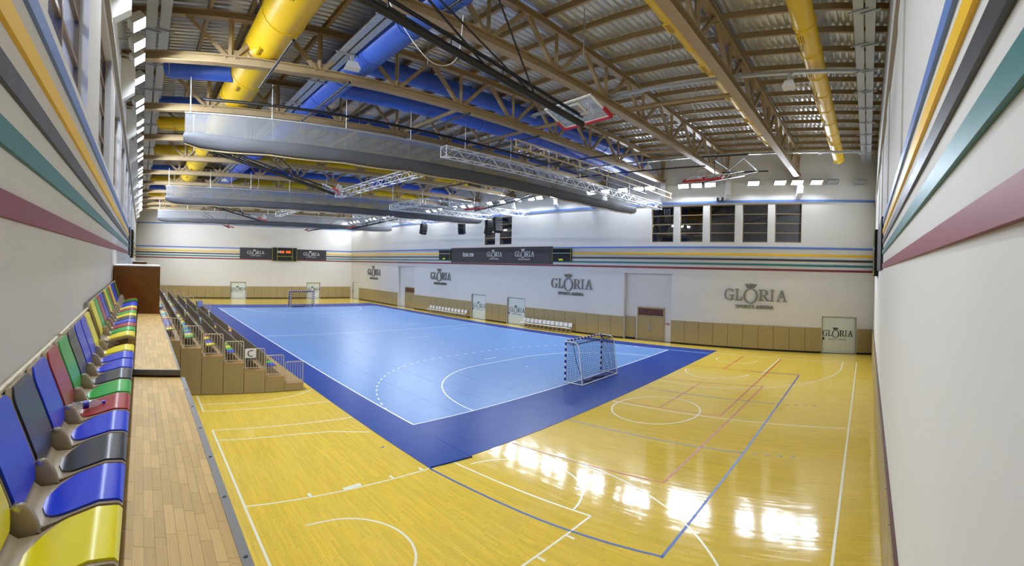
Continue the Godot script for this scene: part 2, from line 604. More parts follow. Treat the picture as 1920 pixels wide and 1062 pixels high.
	paint(fl, "badminton_line", [V.call(25.6, 8.1), V.call(29.75, 8.05)], R, 0.045)
	paint(fl, "badminton_line", [V.call(25.75, 10.4), V.call(25.5, 3.65)], R, 0.045)
	# far wood strip
	paint(fl, "court_line", [V.call(2.5, 62.5), V.call(31, 62.5)], W)

func build_mat():
	var t := thing("sports_mat", "big blue roll-out handball court mat lying on the maple floor", "court mat", hall(19.4, 33.0, 0))
	var mb := MB.new()
	slab(mb, 7.65, 31.2, 10.38, 57.6, 0.0, 0.010, 1.6)
	var border := obj("border", mb, M.mat_dark, t)
	border.set_meta("label", "dark blue border of the mat")
	var fold := MB.new()
	fold.pipe(floor_path([Vector2(7.7, 10.42), Vector2(9.1, 10.28)], 0.02), 0.022)
	fold.pipe(floor_path([Vector2(9.1, 10.28), Vector2(9.17, 12.2)], 0.006), 0.012)
	obj("fold", fold, M.mat_dark, t)
	# the playing field is made of ten rolls laid side by side
	for i in 10:
		var r := MB.new()
		slab(r, 9.19 + i * 2.06, 9.19 + (i + 1) * 2.06 - 0.012, 13.53, 53.53, 0.009, 0.0135, 1.6)
		obj("mat_roll", r, M.mat_light, t)
	var W: Material = M.line_mat
	var y := 0.0135
	var V := func(x, z): return Vector2(x, z)
	paint(t, "court_line", [V.call(9.19, 13.53), V.call(29.79, 13.53)], W, 0.06, y)
	paint(t, "court_line", [V.call(9.19, 53.53), V.call(29.79, 53.53)], W, 0.06, y)
	paint(t, "court_line", [V.call(9.19, 13.53), V.call(9.19, 53.53)], W, 0.06, y)
	paint(t, "court_line", [V.call(29.79, 13.53), V.call(29.79, 53.53)], W, 0.06, y)
	paint(t, "court_line", [V.call(9.19, 33.53), V.call(29.79, 33.53)], W, 0.06, y)
	for side in [0, 1]:
		var m := func(a: Array) -> Array:
			var o := []
			for q in a:
				o.append(Vector2(q.x, 13.53 + q.y) if side == 0 else Vector2(q.x, 53.53 - q.y))
			return o
		var goal_area: Array = arc(V.call(18.0, 0), 6.0, 180, 90, 20) + arc(V.call(21.0, 0), 6.0, 90, 0, 20)
		paint(t, "goal_area_line", m.call(goal_area), W, 0.06, y)
		var free: Array = arc(V.call(18.0, 0), 9.0, 168, 90, 24) + arc(V.call(21.0, 0), 9.0, 90, 12, 24)
		dashes(t, "free_throw_dash", m.call(free), W, 0.3, 0.32, 0.06, y)
		paint(t, "penalty_mark", m.call([V.call(19.0, 7.0), V.call(20.0, 7.0)]), W, 0.06, y)
		paint(t, "penalty_mark", m.call([V.call(19.42, 4.0), V.call(19.57, 4.0)]), W, 0.06, y)
	for q in [[26.5, 31.9, 1.8], [20.4, 29.6, 2.2], [24.3, 36.2, 1.6]]:
		paint(t, "tape_mark", [V.call(q[0] - q[2] / 2, q[1]), V.call(q[0] + q[2] / 2, q[1])], W, 0.05, y)
	var strip := MB.new()
	slab(strip, 29.76, 29.98, 10.45, 13.45, 0.009, 0.013, 1.0)
	obj("tape_strip", strip, M.mat_light, t)

func stripes(w: String, s0: float, s1: float, high: Array, n0: int):
	var mats := [M.s_red, M.s_teal, M.s_black, M.s_yellow, M.s_blue]
	var names := ["dark red", "teal", "black", "yellow", "light blue"]
	var wall: String = {"A": "left", "B": "far", "C": "right", "D": "near right-hand"}[w]
	for i in 5:
		var mb := MB.new()
		wall_block(mb, w, s0, s1, high[i] - 0.075, high[i] + 0.075, -0.035, 0.02)
		struct("trim_%d" % (n0 + i), mb, mats[i], "%s painted stripe board running along the %s wall" % [names[i], wall])

func window(w: String, s0: float, s1: float, z0: float, z1: float, n: int, cols: int, glass: Material, label: String):
	var mb := MB.new()
	var fw := 0.07
	wall_block(mb, w, s0, s1, z0, z0 + fw, 0.14, 0.22)
	wall_block(mb, w, s0, s1, z1 - fw, z1, 0.14, 0.22)
	wall_block(mb, w, s0, s0 + fw, z0, z1, 0.14, 0.22)
	wall_block(mb, w, s1 - fw, s1, z0, z1, 0.14, 0.22)
	var o := struct("window_%d" % n, mb, M.frame, label)
	var h := (z1 - z0 - fw) / 4.0
	for k in range(1, 4):
		var b := MB.new()
		wall_block(b, w, s0 + fw, s1 - fw, z0 + h * k, z0 + h * k + fw, 0.14, 0.22)
		obj("transom", b, M.frame, o)
	for c in range(1, cols):
		var b := MB.new()
		var x := lerpf(s0, s1, float(c) / cols)
		wall_block(b, w, x - 0.03, x + 0.03, z0 + fw, z1 - fw, 0.13, 0.22)
		obj("mullion", b, M.frame, o)
	for k in 4:
		for c in cols:
			var g := MB.new()
			wall_block(g, w, lerpf(s0, s1, float(c) / cols) + 0.03, lerpf(s0, s1, float(c + 1) / cols) - 0.03, z0 + h * k + fw, z0 + h * (k + 1), 0.17, 0.18)
			obj("pane", g, glass, o)

func build_walls():
	var a := 3.7
	while a < 60:
		a_windows.append([a, a + 2.75])
		a += 4.45
	var op := []
	for s in a_windows:
		op.append([s[0], s[1], 7.7, 10.35])
	var left := struct("wall_left", wall_with_openings("A", 0.55, VB + 0.4, ROOF + 0.1, op), M.wall, "white left wall with stripes and a row of high windows")
	op = []
	for s in B_DOORS:
		op.append([s[0], s[1], 0.0, 2.45])
	var far := struct("wall_far", wall_with_openings("B", UA, UC + 0.4, ROOF + 0.1, op), M.wall, "white far end wall behind the distant goal")
	op = []
	for s in C_DOORS:
		op.append([s[0], s[1], 0.0, 2.62])
	for s in C_WINDOWS:
		op.append([s[0], s[1], 7.8, 10.6])
	for s in RECESS:
		op.append([s[0], s[1], 0.0, 5.33])
	var right := struct("wall_right", wall_with_openings("C", VD - 0.4, VB, ROOF + 0.1, op), M.wall, "long white right wall with raised emblem signs and doors")
	var near := struct("wall_near", wall_with_openings("D", 0.6, UC + 0.4, ROOF + 0.1, []), M.wall, "white near wall at the right with five coloured stripes")
	# the corner behind the camera
	var p0 := hall(UA, 0.55, 0)
	var p1 := hall(0.6, VD, 0)
	var back := MB.new()
	var ring := [p0, Vector3(p0.x - 0.1, 0, 1.0), Vector3(p1.x + 0.2, 0, 1.0), p1]
	for i in 3:
		var q: Vector3 = ring[i]
		var e: Vector3 = ring[i + 1]
		var o2 := (e - q).normalized().cross(Vector3.UP) * -0.3
		hex(back, [q, e, e + o2, q + o2, q + Vector3.UP * 14.4, e + Vector3.UP * 14.4, e + o2 + Vector3.UP * 14.4, q + o2 + Vector3.UP * 14.4])
	struct("wall_corner", back, M.wall, "white corner wall behind the camera")
	# recess backs
	for s in RECESS:
		var mb := MB.new()
		wall_block(mb, "C", s[0] - 0.05, s[1] + 0.05, 0, 5.4, 0.36, 0.55)
		obj("recess_back", mb, M.wall, right)
	# coloured stripes
	stripes("A", 0.6, VB - 0.04, [6.00, 6.40, 6.75, 7.09, 7.45], 1)
	stripes("B", UA + 0.05, UC - 0.04, [5.84, 6.19, 6.55, 6.91, 7.42], 6)
	stripes("C", VD + 0.05, VB - 0.05, [5.84, 6.19, 6.55, 6.91, 7.42], 11)
	stripes("D", 0.65, UC - 0.05, [5.97, 6.42, 6.76, 7.09, 7.42], 16)
	var n := 21
	for w in [["B", UA + 0.05, UC - 0.04], ["C", VD + 0.05, VB - 0.05]]:
		var mb := MB.new()
		wall_block(mb, w[0], w[1], w[2], 10.72, 10.88, -0.05, 0.02)
		struct("trim_%d" % n, mb, M.s_blue, "upper light blue stripe high on the %s wall" % ("far" if w[0] == "B" else "right"))
		n += 1
	for w in ["A", "D"]:
		var mb := MB.new()
		wall_block(mb, w, 0.7, (VB if w == "A" else UC) - 0.05, 10.55, 10.67, -0.10, 0.02)
		struct("trim_%d" % n, mb, M.frame_side, "grey ledge high on the %s wall above its windows" % ("left" if w == "A" else "near right-hand"))
		n += 1
	# shallow flat pilasters on the near wall
	for k in 6:
		var mb := MB.new()
		var s0 := 2.2 + k * 5.0
		wall_block(mb, "D", s0, s0 + 1.5, 7.45, 10.56, -0.03, 0.02)
		obj("pilaster", mb, M.wall, near)
	# windows
	var wn := 1
	for s in a_windows:
		window("A", s[0], s[1], 7.7, 10.35, wn, 2, M.glass, "high eight-pane window in the left wall, %s from the camera" % nth(wn))
		wn += 1
	var cn := 0
	for s in C_WINDOWS:
		cn += 1
		var lb := "dark four-pane window high in the right wall, %s from the near corner" % nth(cn)
		window("C", s[0], s[1], 7.8, 10.6, wn, 1, M.dark_glass, lb)
		wn += 1
	# rooms behind the windows
	gallery("A", 0.8, 62.0, 7.0, 10.9, 3.2, M.gallery, "left")
	gallery("C", 3.5, 17.8, 7.2, 11.0, 4.0, M.gallery_dark, "right")
	gallery("C", 30.6, 37.0, 7.2, 11.2, 4.0, M.gallery_dark, "right far")
	# wall pads with a dark base
	var blocks := []
	var runs := [["C", 3.17, 14.64], ["C", 18.9, 29.62], ["C", 32.15, 35.15], ["C", 37.55, 48.4], ["C", 52.45, 63.7], ["C", -0.45, 0.66], ["C", 17.95, 18.85], ["B", UA + 0.4, 13.1], ["B", 15.55, 25.03], ["B", 27.36, 32.5], ["D", 1.2, 32.4]]
	for r in runs:
		var host: Node = {"C": right, "B": far, "D": near}[r[0]]
		var cnt := maxi(1, int(round((r[2] - r[1]) / 1.2)))
		var inset := 0.36 if r[1] == 17.95 else 0.0
		for k in cnt:
			var x0 := lerpf(r[1], r[2], float(k) / cnt)
			var x1 := lerpf(r[1], r[2], float(k + 1) / cnt)
			var mb := MB.new()
			var dep := 0.09
			wall_block(mb, r[0], x0 + 0.012, x1 - 0.012, 0.14, 1.80, -dep + inset, inset)
			obj("wall_pad", mb, M.pad, host)
		var base := MB.new()
		wall_block(base, r[0], r[1], r[2], 0.0, 0.14, -0.05 + inset, inset)
		wall_block(base, r[0], r[1] + 0.02, r[2] - 0.02, 0.1, 1.79, -0.012 + inset, inset)
		obj("pad_base", base, M.pad_base, host)
	var cap := MB.new()
	wall_block(cap, "D", 1.2, 32.4, 1.80, 1.83, -0.06, 0.0)
	obj("pad_cap", cap, M.brown_door, near)

func gallery(w: String, s0: float, s1: float, z0: float, z1: float, deep: float, m: Material, where: String):
	var mb := MB.new()
	wall_block(mb, w, s0, s1, z0, z1, deep, deep + 0.2)
	wall_block(mb, w, s0, s1, z0 - 0.2, z0, 0.4, deep + 0.2)
	wall_block(mb, w, s0, s1, z1, z1 + 0.2, 0.4, deep + 0.2)
	wall_block(mb, w, s0 - 0.2, s0, z0, z1, 0.4, deep)
	wall_block(mb, w, s1, s1 + 0.2, z0, z1, 0.4, deep)
	var o := struct("wall_gallery", mb, m, "walls of the passage seen through the %s windows" % where)
	if w == "A":
		var n := 0
		var s := s0 + 4.2
		while s < s1:
			var l := MB.new()
			wall_block(l, w, s - 0.7, s + 0.7, z1 - 0.05, z1 - 0.01, 1.2, 1.6)
			obj("ceiling_lamp", l, M.gallery_lamp, o)
			var f := on_wall(w, s, z1 - 0.12, -1.4)
			var a := AreaLight3D.new()
			a.name = numbered("passage_light")
			a.area_size = Vector2(1.3, 0.4)
			a.light_energy = 9.0
			a.light_color = Color(0.92, 0.96, 1.0)
			a.shadow_enabled = true
			add_child(a)
			a.transform = Transform3D(Basis(f[1], -f[2], Vector3.UP), f[0])
			s += 8.9
			n += 1

# ------------------------------------------------------------------ roof
func run_u(v: float, u0: float, u1: float, z: float, step := 1.6) -> Array:
	var n := maxi(1, int(ceil(absf(u1 - u0) / step)))
	var a := []
	for i in n + 1:
		a.append(hall(lerpf(u0, u1, float(i) / n), v, z))
	return a

func run_v(u: float, v0: float, v1: float, z: float, step := 1.8) -> Array:
	var n := maxi(1, int(ceil(absf(v1 - v0) / step)))
	var a := []
	for i in n + 1:
		a.append(hall(u, lerpf(v0, v1, float(i) / n), z))
	return a

func build_roof():
	# corrugated deck, ribs across the hall
	var mb := MB.new()
	var pitch := 0.26
	var prof := [[0.0, 0.0], [0.10, 0.0], [0.13, 0.075], [0.23, 0.075], [0.26, 0.0]]
	var rows := int(67.6 / pitch)
	for i in rows:
		var v := -0.6 + i * pitch
		for k in 4:
			var a := v + float(prof[k][0])
			var b := v + float(prof[k + 1][0])
			var za := ROOF + float(prof[k][1])
			var zb := ROOF + float(prof[k + 1][1])
			for j in 18:
				var u0 := -0.9 + 33.7 * j / 18.0
				var u1 := -0.9 + 33.7 * (j + 1) / 18.0
				if v < 2.5 and u1 < 2.5:
					continue
				mb.quad(hall(u0, a, za), hall(u0, b, zb), hall(u1, b, zb), hall(u1, a, za))
	var ce := struct("ceiling", mb, M.deck, "corrugated galvanised metal roof deck above brown purlins")
	var slab_mb := MB.new()
	slab_mb.box(Vector3(5, ROOF + 0.25, -38), Vector3(150, 0.2, 100))
	obj("roof_slab", slab_mb, M.concrete, ce)
	for i in 24:
		var u := 0.75 + i * 1.4
		var p := MB.new()
		p.sweep(run_v(u, -0.5 if u > 3.0 else 2.6, VB, ROOF - 0.1), MB.ibeam(0.11, 0.2, 0.02))
		obj("purlin", p, M.steel, ce)
	# trusses
	for i in 12:
		var v := TRUSS0 + i * BAY
		var t := thing("roof_truss", "brown steel roof truss, %s counted from the near right-hand wall" % nth(i + 1), "roof truss", hall(UA, v, 12.35), Basis.IDENTITY, "roof trusses across the hall")
		var b := MB.new()
		b.sweep(run_u(v, UA, UC, 12.5), MB.ibeam(0.32, 0.30, 0.035))
		obj("bottom_chord", b, M.steel, t)
		b = MB.new()
		b.sweep(run_u(v, UA, UC, 14.02), MB.ibeam(0.26, 0.24, 0.03))
		obj("top_chord", b, M.steel, t)
		for k in 10:
			var node := 2.9 + k * 3.25
			if node > UC:
				break
			var foot := hall(node, v, 12.62)
			b = MB.new()
			b.bar(foot, hall(node, v, 13.92), 0.12, 0.12)
			obj("web_post", b, M.steel, t)
			for s in [-1, 1]:
				b = MB.new()
				b.bar(hall(node + 0.12 * s, v, 12.62), hall(clampf(node + 1.5 * s, UA, UC), v, 13.92), 0.13, 0.13)
				obj("web_diagonal", b, M.steel, t)
			b = MB.new()
			b.box(foot + Vector3(0, 0.1, 0), Vector3(0.5, 0.3, 0.03), frame_on(along_u(node, v)))
			obj("gusset", b, M.steel, t)
	# lengthwise tubular braces between the trusses
	var bn := 0
	for q in [[17.6, 0, 2], [17.6, 2, 4], [24.7, 1, 2], [13.1, 2, 3], [11.0, 3, 4], [22.0, 4, 5], [24.7, 5, 6]]:
		bn += 1
		var b := MB.new()
		b.pipe(run_v(q[0], TRUSS0 + q[1] * BAY, TRUSS0 + q[2] * BAY, 12.72), 0.09, 8)
		var o := obj("truss_brace", b, M.steel)
		tag(o, "brown tubular brace between roof trusses, %s counted from the near right-hand wall" % nth(bn), "brace", "braces between the trusses")
	# ducts
	duct("yellow", run_v(4.2, 3, 62, 13.3, 1.2), 0.62, "fat yellow air duct running the length of the hall near the left wall", true)
	duct("blue", run_v(7.75, 8.5, 60, 13.25, 1.2), 0.52, "blue air duct running lengthwise beside the fat yellow one", false)
	duct("yellow", run_u(2.05, 2.2, 30.5, 13.2, 0.9), 0.29, "slim yellow air duct beside the cable trays along the near right-hand wall", true)
	duct("yellow", run_u(5.75, 5.2, 26.0, 13.25, 1.0), 0.31, "slim yellow air duct beside the first roof truss", true)
	duct("blue", run_u(16.7, 8.2, 31.5, 13.75, 1.2), 0.36, "blue air duct crossing high under the deck just behind the third truss", false)
	duct("blue", run_u(18.5, 8.2, 31.5, 13.35, 1.2), 0.42, "blue air duct crossing the roof above the nearest rolled curtain", false)
	duct("blue", run_u(23.4, 8.2, 31.5, 13.35, 1.2), 0.42, "blue air duct crossing the roof just behind the nearest rolled curtain", false)
	duct("yellow", run_u(26.4 + 2.3, 8.2, 31.5, 13.35, 1.2), 0.42, "yellow air duct crossing the roof, nearest of the crosswise yellow ones behind the first curtain", true)
	duct("yellow", run_u(34.0, 8.2, 28.5, 13.35, 1.2), 0.42, "yellow air duct crossing the roof over the second rolled curtain", true)
	duct("blue", run_u(39.4, 8.2, 31.5, 13.35, 1.4), 0.42, "blue air duct crossing the roof behind the second rolled curtain", false)
	duct("yellow", run_u(44.6, 8.2, 31.5, 13.35, 1.4), 0.42, "yellow air duct crossing the roof halfway between the second and third curtains", true)
	duct("blue", run_u(49.8, 8.2, 31.5, 13.35, 1.4), 0.42, "blue air duct crossing the roof over the farthest rolled curtain", false)
	duct("yellow", run_u(55.1, 8.2, 31.5, 13.35, 1.4), 0.42, "yellow air duct crossing the roof nearest to the far wall", true)
	var sn := 0
	for q in [[18.5, "blue"], [22.7, "blue"], [26.0, "yellow"], [32.3, "yellow"], [39.4, "blue"], [44.6, "yellow"], [49.8, "blue"], [55.1, "yellow"]]:
		sn += 1
		duct(q[1], run_u(q[0], 0.95, 3.6, 13.3, 0.9), 0.36, "short %s branch duct beside the left wall trays, %s from near" % [q[1], nth(sn)], false)
	# cable trays
	tray(run_v(0.18, 4.5, 64, 13.4, 1.4), 0.27, "galvanised cable tray along the left wall, the one closer to the wall")
	tray(run_v(0.62, 4.5, 64, 13.4, 1.4), 0.27, "galvanised cable tray along the left wall, the one farther from the wall")
	tray(run_u(0.44, 5.5, 31.5, 13.4, 1.0), 0.24, "galvanised cable tray along the near right-hand wall, the one farther from the wall")
	tray(run_u(0.08, 5.5, 31.5, 13.4, 1.0), 0.24, "galvanised cable tray along the near right-hand wall, the one closer to the wall")
	tray(run_v(16.1, 0.5, 14.4, 12.72, 1.2), 0.18, "galvanised cable tray crossing the roof over the middle of the near court")
	tray(run_v(26.9, 0.5, 19.4, 12.72, 1.2), 0.18, "galvanised cable tray crossing the roof in front of the right wall")
	tray(run_v(6.95, 9.0, 55, 12.98, 1.4), 0.2, "galvanised cable tray hugging the left side of the lengthwise blue duct")
	tray(run_v(6.62, 9.0, 55, 12.98, 1.4), 0.2, "galvanised cable tray left of the lengthwise blue duct, the outer one")
	# thin hanger rods
	var rn := 0
	for q in [[9.3, 13.3, 8.0], [0.9, 17.5, 0], [1.4, 22.5, 0], [3.0, 12.2, 0], [12.5, 9.0, 0], [14.2, 6.6, 0], [20.0, 8.0, 0], [21.5, 12.6, 0], [25.2, 7.6, 0], [10.8, 21.5, 0], [16.0, 20.2, 0], [18.5, 2.2, 0], [22.0, 2.2, 0], [14.5, 2.2, 0], [26.0, 2.2, 0]]:
		var b := MB.new()
		b.tube(hall(q[0], q[1], 12.7), hall(q[0], q[1], ROOF), 0.018, 6)
		var o := obj("hanger_rod", b, M.galv)
		rn += 1
		tag(o, "thin steel hanger rod below the roof deck, %s of the set" % nth(rn), "rod", "hanger rods below the deck")
	# black lengthwise battens under the truss chords
	bn = 0
	for q in [[7.2, 15.2, 21.2, 12.25], [12.9, 15.2, 21.2, 12.25], [17.5, 15.2, 21.2, 12.25], [4.3, 13.0, 17.0, 12.25], [22.5, 14.0, 21.0, 12.2], [27.0, 10.0, 21.0, 12.2], [23.6, 20.5, 32.0, 12.2]]:
		bn += 1
		var b := MB.new()
		b.pipe(run_v(q[0], q[1], q[2], q[3]), 0.045, 8)
		var o := obj("black_batten", b, M.black)
		tag(o, "black steel batten clamped under the trusses, %s in the set" % nth(bn), "batten", "black battens under the trusses")
	# black service pipe crossing the hall over the first curtain
	for q in [[17.3, 11.75, 0.05, "upper"], [16.5, 11.45, 0.045, "lower"]]:
		var b := MB.new()
		b.pipe(run_u(q[0], 2.2, 31.5, q[1], 1.4), q[2], 8)
		var o := obj("curtain_batten", b, M.black)
		tag(o, "long black pipe crossing the hall above the nearest rolled curtain, the %s of two" % q[3], "pipe")
	# beige ladder beam
	var lad := thing("ladder_beam", "beige steel ladder beam hanging in front of the right end of the nearest curtain", "ladder beam", hall(15.0, 14.7, 11.2))
	for z in [11.15, 11.5]:
		var b := MB.new()
		b.sweep(run_u(14.7, 15.2, 32.3, z), MB.rect(0.06, 0.06))
		obj("chord", b, M.hem, lad)
	for k in 18:
		var b := MB.new()
		var u := 15.3 + k * 0.99
		b.bar(hall(u, 14.7, 11.15), hall(u, 14.7, 11.5), 0.05, 0.05)
		obj("rung", b, M.hem, lad)

func frame_on(t: Vector3) -> Basis:
	var x := Vector3(t.x, 0, t.z).normalized()
	return Basis(x, Vector3.UP, x.cross(Vector3.UP))

func duct(kind: String, path: Array, r: float, label: String, grilles: bool):
	var m: Material = M.yellow_duct if kind == "yellow" else M.blue_duct
	var t := thing("air_duct", label, "air duct", path[0], Basis.IDENTITY, "painted round air ducts")
	var b := MB.new()
	b.sweep(path, MB.circle(r, 20), 1)
	obj("tube", b, m, t)
	for i in range(1, path.size() - 1, 2):
		b = MB.new()
		var d: Vector3 = (path[i + 1] - path[i - 1]).normalized()
		b.sweep([path[i] - d * 0.04, path[i] + d * 0.04], MB.circle(r + 0.022, 20), 1)
		obj("joint_ring", b, m, t)
	if grilles:
		for i in range(1, path.size() - 1, 3):
			var d: Vector3 = (path[i + 1] - path[i - 1]).normalized()
			var side := d.cross(Vector3.UP).normalized()
			var g := MB.new()
			var at: Vector3 = path[i] + d * 0.55
			g.box(at + Vector3(0, -r * 0.86, 0) + side * -r * 0.35, Vector3(0.62, 0.05, minf(0.34, r)), Basis(d, side.cross(d), side))
			obj("grille", g, m, t)
			var h := MB.new()
			for a in 7:
				for c in 4:
					h.box(at + Vector3(0, -r * 0.86 - 0.028, 0) + side * (-r * 0.35 + (c - 1.5) * 0.06) + d * ((a - 3) * 0.08), Vector3(0.038, 0.012, 0.022), Basis(d, side.cross(d), side))
			obj("grille_slots", h, M.black_soft, t)

func tray(path: Array, w: float, label: String):
	var t := thing("cable_tray", label, "cable tray", path[0], Basis.IDENTITY, "galvanised cable trays")
	var b := MB.new()
	b.sweep(path, [Vector2(-w / 2, 0), Vector2(w / 2, 0), Vector2(w / 2, 0.09), Vector2(w / 2 - 0.012, 0.09), Vector2(w / 2 - 0.012, 0.012), Vector2(-w / 2 + 0.012, 0.012), Vector2(-w / 2 + 0.012, 0.09), Vector2(-w / 2, 0.09)])
	obj("channel", b, M.galv, t)
	for i in range(0, path.size(), 2):
		var d: Vector3 = path[mini(i + 1, path.size() - 1)] - path[maxi(i - 1, 0)]
		b = MB.new()
		b.box(path[i] + Vector3(0, -0.03, 0), Vector3(0.05, 0.04, w + 0.25), frame_on(d))
		obj("hanger", b, M.galv, t)

# ------------------------------------------------------------------ floodlights
func make_floodlight(lit: bool) -> Dictionary:
	# local: back against the wall at z = 0, +z into the room, face tilted down
	var d := {}
	var tilt := Basis(Vector3.RIGHT, deg_to_rad(45.0))     # face normal from +z down
	var c := Vector3(0, 0, 0.42)
	var mb := MB.new()
	mb.cbox(c - tilt.z * 0.05, Vector3(0.74, 0.38, 0.10), 0.02, tilt)
	for q in [[0.0, 0.18, 0.74, 0.02], [0.0, -0.18, 0.74, 0.02], [0.36, 0.0, 0.02, 0.34], [-0.36, 0.0, 0.02, 0.34]]:
		mb.box(c + tilt * Vector3(q[0], q[1], 0.045), Vector3(q[2], q[3], 0.10), tilt)
	for k in 6:
		mb.box(c - tilt.z * 0.115 + tilt.x * (k - 2.5) * 0.09, Vector3(0.015, 0.26, 0.04), tilt)
	d.housing = mb.done()
	mb = MB.new()
	mb.box(c + tilt.z * 0.004, Vector3(0.68, 0.33, 0.008), tilt)
	d.face = mb.done()
	mb = MB.new()
	mb.bar(Vector3(0, -0.02, 0), Vector3(0, -0.02, 0.34), 0.05, 0.05)
	for s in [-1, 1]:
		mb.bar(Vector3(0.0, -0.02, 0.3), Vector3(0.39 * s, -0.02, 0.30), 0.03, 0.04)
		mb.bar(Vector3(0.39 * s, -0.02, 0.30), Vector3(0.39 * s, 0.02, 0.42), 0.03, 0.04)
	d.bracket = mb.done()
	d.at = c + tilt.z * 0.012
	d.tilt = tilt
	return d

func build_floodlights():
	var shape := make_floodlight(true)
	var c_list := [0.95, 2.85, 4.0, 5.35, 6.55, 8.45, 11.7, 12.75, 13.8, 16.6, 17.6, 19.0, 20.7, 22.1, 24.6, 26.1, 27.8, 28.8, 30.5, 32.6, 34.4]
	var v := 37.4
	while v < 64:
		c_list.append_array([v, v + 1.2, v + 2.5])
		v += BAY
	var a_list := [2.0, 4.2, 6.6, 8.3, 9.6, 12.2, 13.4, 14.4, 16.1, 18.5, 19.4, 21.3, 22.6, 24.3, 26.6, 28.2, 29.4]
	v = 32.6
	while v < 64:
		a_list.append_array([v, v + 1.3, v + 2.7])
		v += BAY
	for w in ["A", "C"]:
		var n := 0
		for s in (a_list if w == "A" else c_list):
			n += 1
			var lit: bool = not (w == "C" and n <= 2)
			var f := on_wall(w, s, 12.08, 0.0)
			var basis := Basis(f[1], Vector3.UP, f[2])
			var side: String = "left" if w == "A" else "right"
			var lb := "%s floodlight high on the %s wall, %s from the near end" % ["lit white" if lit else "unlit grey", side, nth(n)]
			var t := thing("floodlight", lb, "floodlight", f[0], basis, "floodlights along the %s wall" % side)
			mobj("housing", shape.housing, M.lamp_body, t)
			mobj("lamp_face", shape.face, M.lamp_glow if lit else M.lamp_off, t)
			mobj("bracket", shape.bracket, M.lamp_body, t)
			if lit:
				var l := AreaLight3D.new()
				l.name = "lamp_light"
				l.area_size = Vector2(0.66, 0.31)
				l.light_energy = LAMP_ENERGY
				l.light_color = Color(0.90, 0.94, 1.0)
				l.shadow_enabled = true
				t.add_child(l, true)
				var tb: Basis = shape.tilt
				l.transform = Transform3D(Basis(tb.x, -tb.y, -tb.z), shape.at)
		# white capital boxes where the trusses meet the wall
		for i in 12:
			var vv := TRUSS0 + i * BAY
			var f := on_wall(w, vv, 11.0, 0.0)
			var basis := Basis(f[1], Vector3.UP, f[2])
			var side: String = "left" if w == "A" else "right"
			var t := thing("truss_bracket", "white boxed truss bracket on the %s wall, %s from the near end" % [side, nth(i + 1)], "bracket", f[0], basis, "white truss brackets on the %s wall" % side)
			var mb := MB.new()
			var d := 0.36
			hex(mb, [Vector3(-0.18, 0.3, 0), Vector3(0.18, 0.3, 0), Vector3(0.18, 0.3, d), Vector3(-0.18, 0.3, d), Vector3(-0.18, 1.35, 0), Vector3(0.18, 1.35, 0), Vector3(0.18, 1.35, d), Vector3(-0.18, 1.35, d)])
			lobj("box", mb, M.white, t)
			mb = MB.new()
			hex(mb, [Vector3(-0.18, 0.0, 0), Vector3(0.18, 0.0, 0), Vector3(0.18, 0.0, 0.06), Vector3(-0.18, 0.0, 0.06), Vector3(-0.18, 0.3, 0), Vector3(0.18, 0.3, 0), Vector3(0.18, 0.3, d), Vector3(-0.18, 0.3, d)])
			lobj("corbel", mb, M.white, t)

# ------------------------------------------------------------------ things hung from the roof
func curtain(v: float, u0: float, u1: float, label: String, swell: float):
	var t := thing("divider_curtain", label, "curtain", hall(u0, v, 9.7), Basis.IDENTITY, "rolled-up divider curtains")
	var n := int((u1 - u0) / 0.52)
	var b := MB.new()
	b.sweep(run_u(v, u0, u1, 10.64, 1.2), MB.rect(0.012, 0.88))
	obj("net", b, M.net_cloth, t)
	b = MB.new()
	b.pipe(run_u(v, u0, u1, 11.08, 1.2), 0.03, 8)
	obj("head_bar", b, M.galv, t)
	# gathered cloth: rings that swell between the straps
	var rings := []
	var hem := []
	for i in n + 1:
		var u := lerpf(u0, u1, float(i) / n)
		var edge := minf(u - u0, u1 - u)
		var rise := 0.16 * exp(-edge * 1.1)
		var ph := fposmod(u - u0, 3.1) / 3.1
		var sag := 0.03 * sin(ph * PI)
		var c := hall(u, v, 10.0 + rise - sag * 0.6)
		var side := along_u(u, v).normalized().cross(Vector3.UP)
		var hw := 0.10 + 0.02 * sin(i * 1.7) * swell
		var hh := (0.25 + sag) * (0.75 if edge < 0.3 else 1.0)
		var ring := []
		for k in 14:
			var a := TAU * k / 14.0
			var lump := 1.0 + 0.14 * sin(a * 6.0 + i * 0.25) * absf(cos(a)) + 0.02 * sin(a * 5.0 - i * 0.6)
			ring.append(c + side * cos(a) * hw * lump + Vector3.UP * sin(a) * hh * lump)
		rings.append(ring)
		hem.append(c + Vector3.DOWN * (hh + 0.03) - side * 0.05)
	b = MB.new()
	b.smooth(1)
	for i in n:
		for k in 14:
			var l := (k + 1) % 14
			b.quad(rings[i][k], rings[i + 1][k], rings[i + 1][l], rings[i][l])
	b.smooth(-1)
	for k in range(1, 13):
		b.tri(rings[0][0], rings[0][k], rings[0][k + 1])
		b.tri(rings[n][0], rings[n][k + 1], rings[n][k])
	obj("gathered_cloth", b, M.curtain, t)
	b = MB.new()
	b.pipe(hem, 0.035, 6)
	obj("hem_bar", b, M.hem, t)
	var u := u0 + 0.2
	while u < u1:
		b = MB.new()
		var side := along_u(u, v).normalized().cross(Vector3.UP)
		b.bar(hall(u, v, 11.08) - side * 0.2, hall(u, v, 9.74) - side * 0.235, 0.03, 0.012)
		obj("strap", b, M.white, t)
		b = MB.new()
		b.tube(hall(u, v, 11.08), hall(u, v, 12.4), 0.018, 6)
		obj("hanger", b, M.galv, t)
		u += 3.1

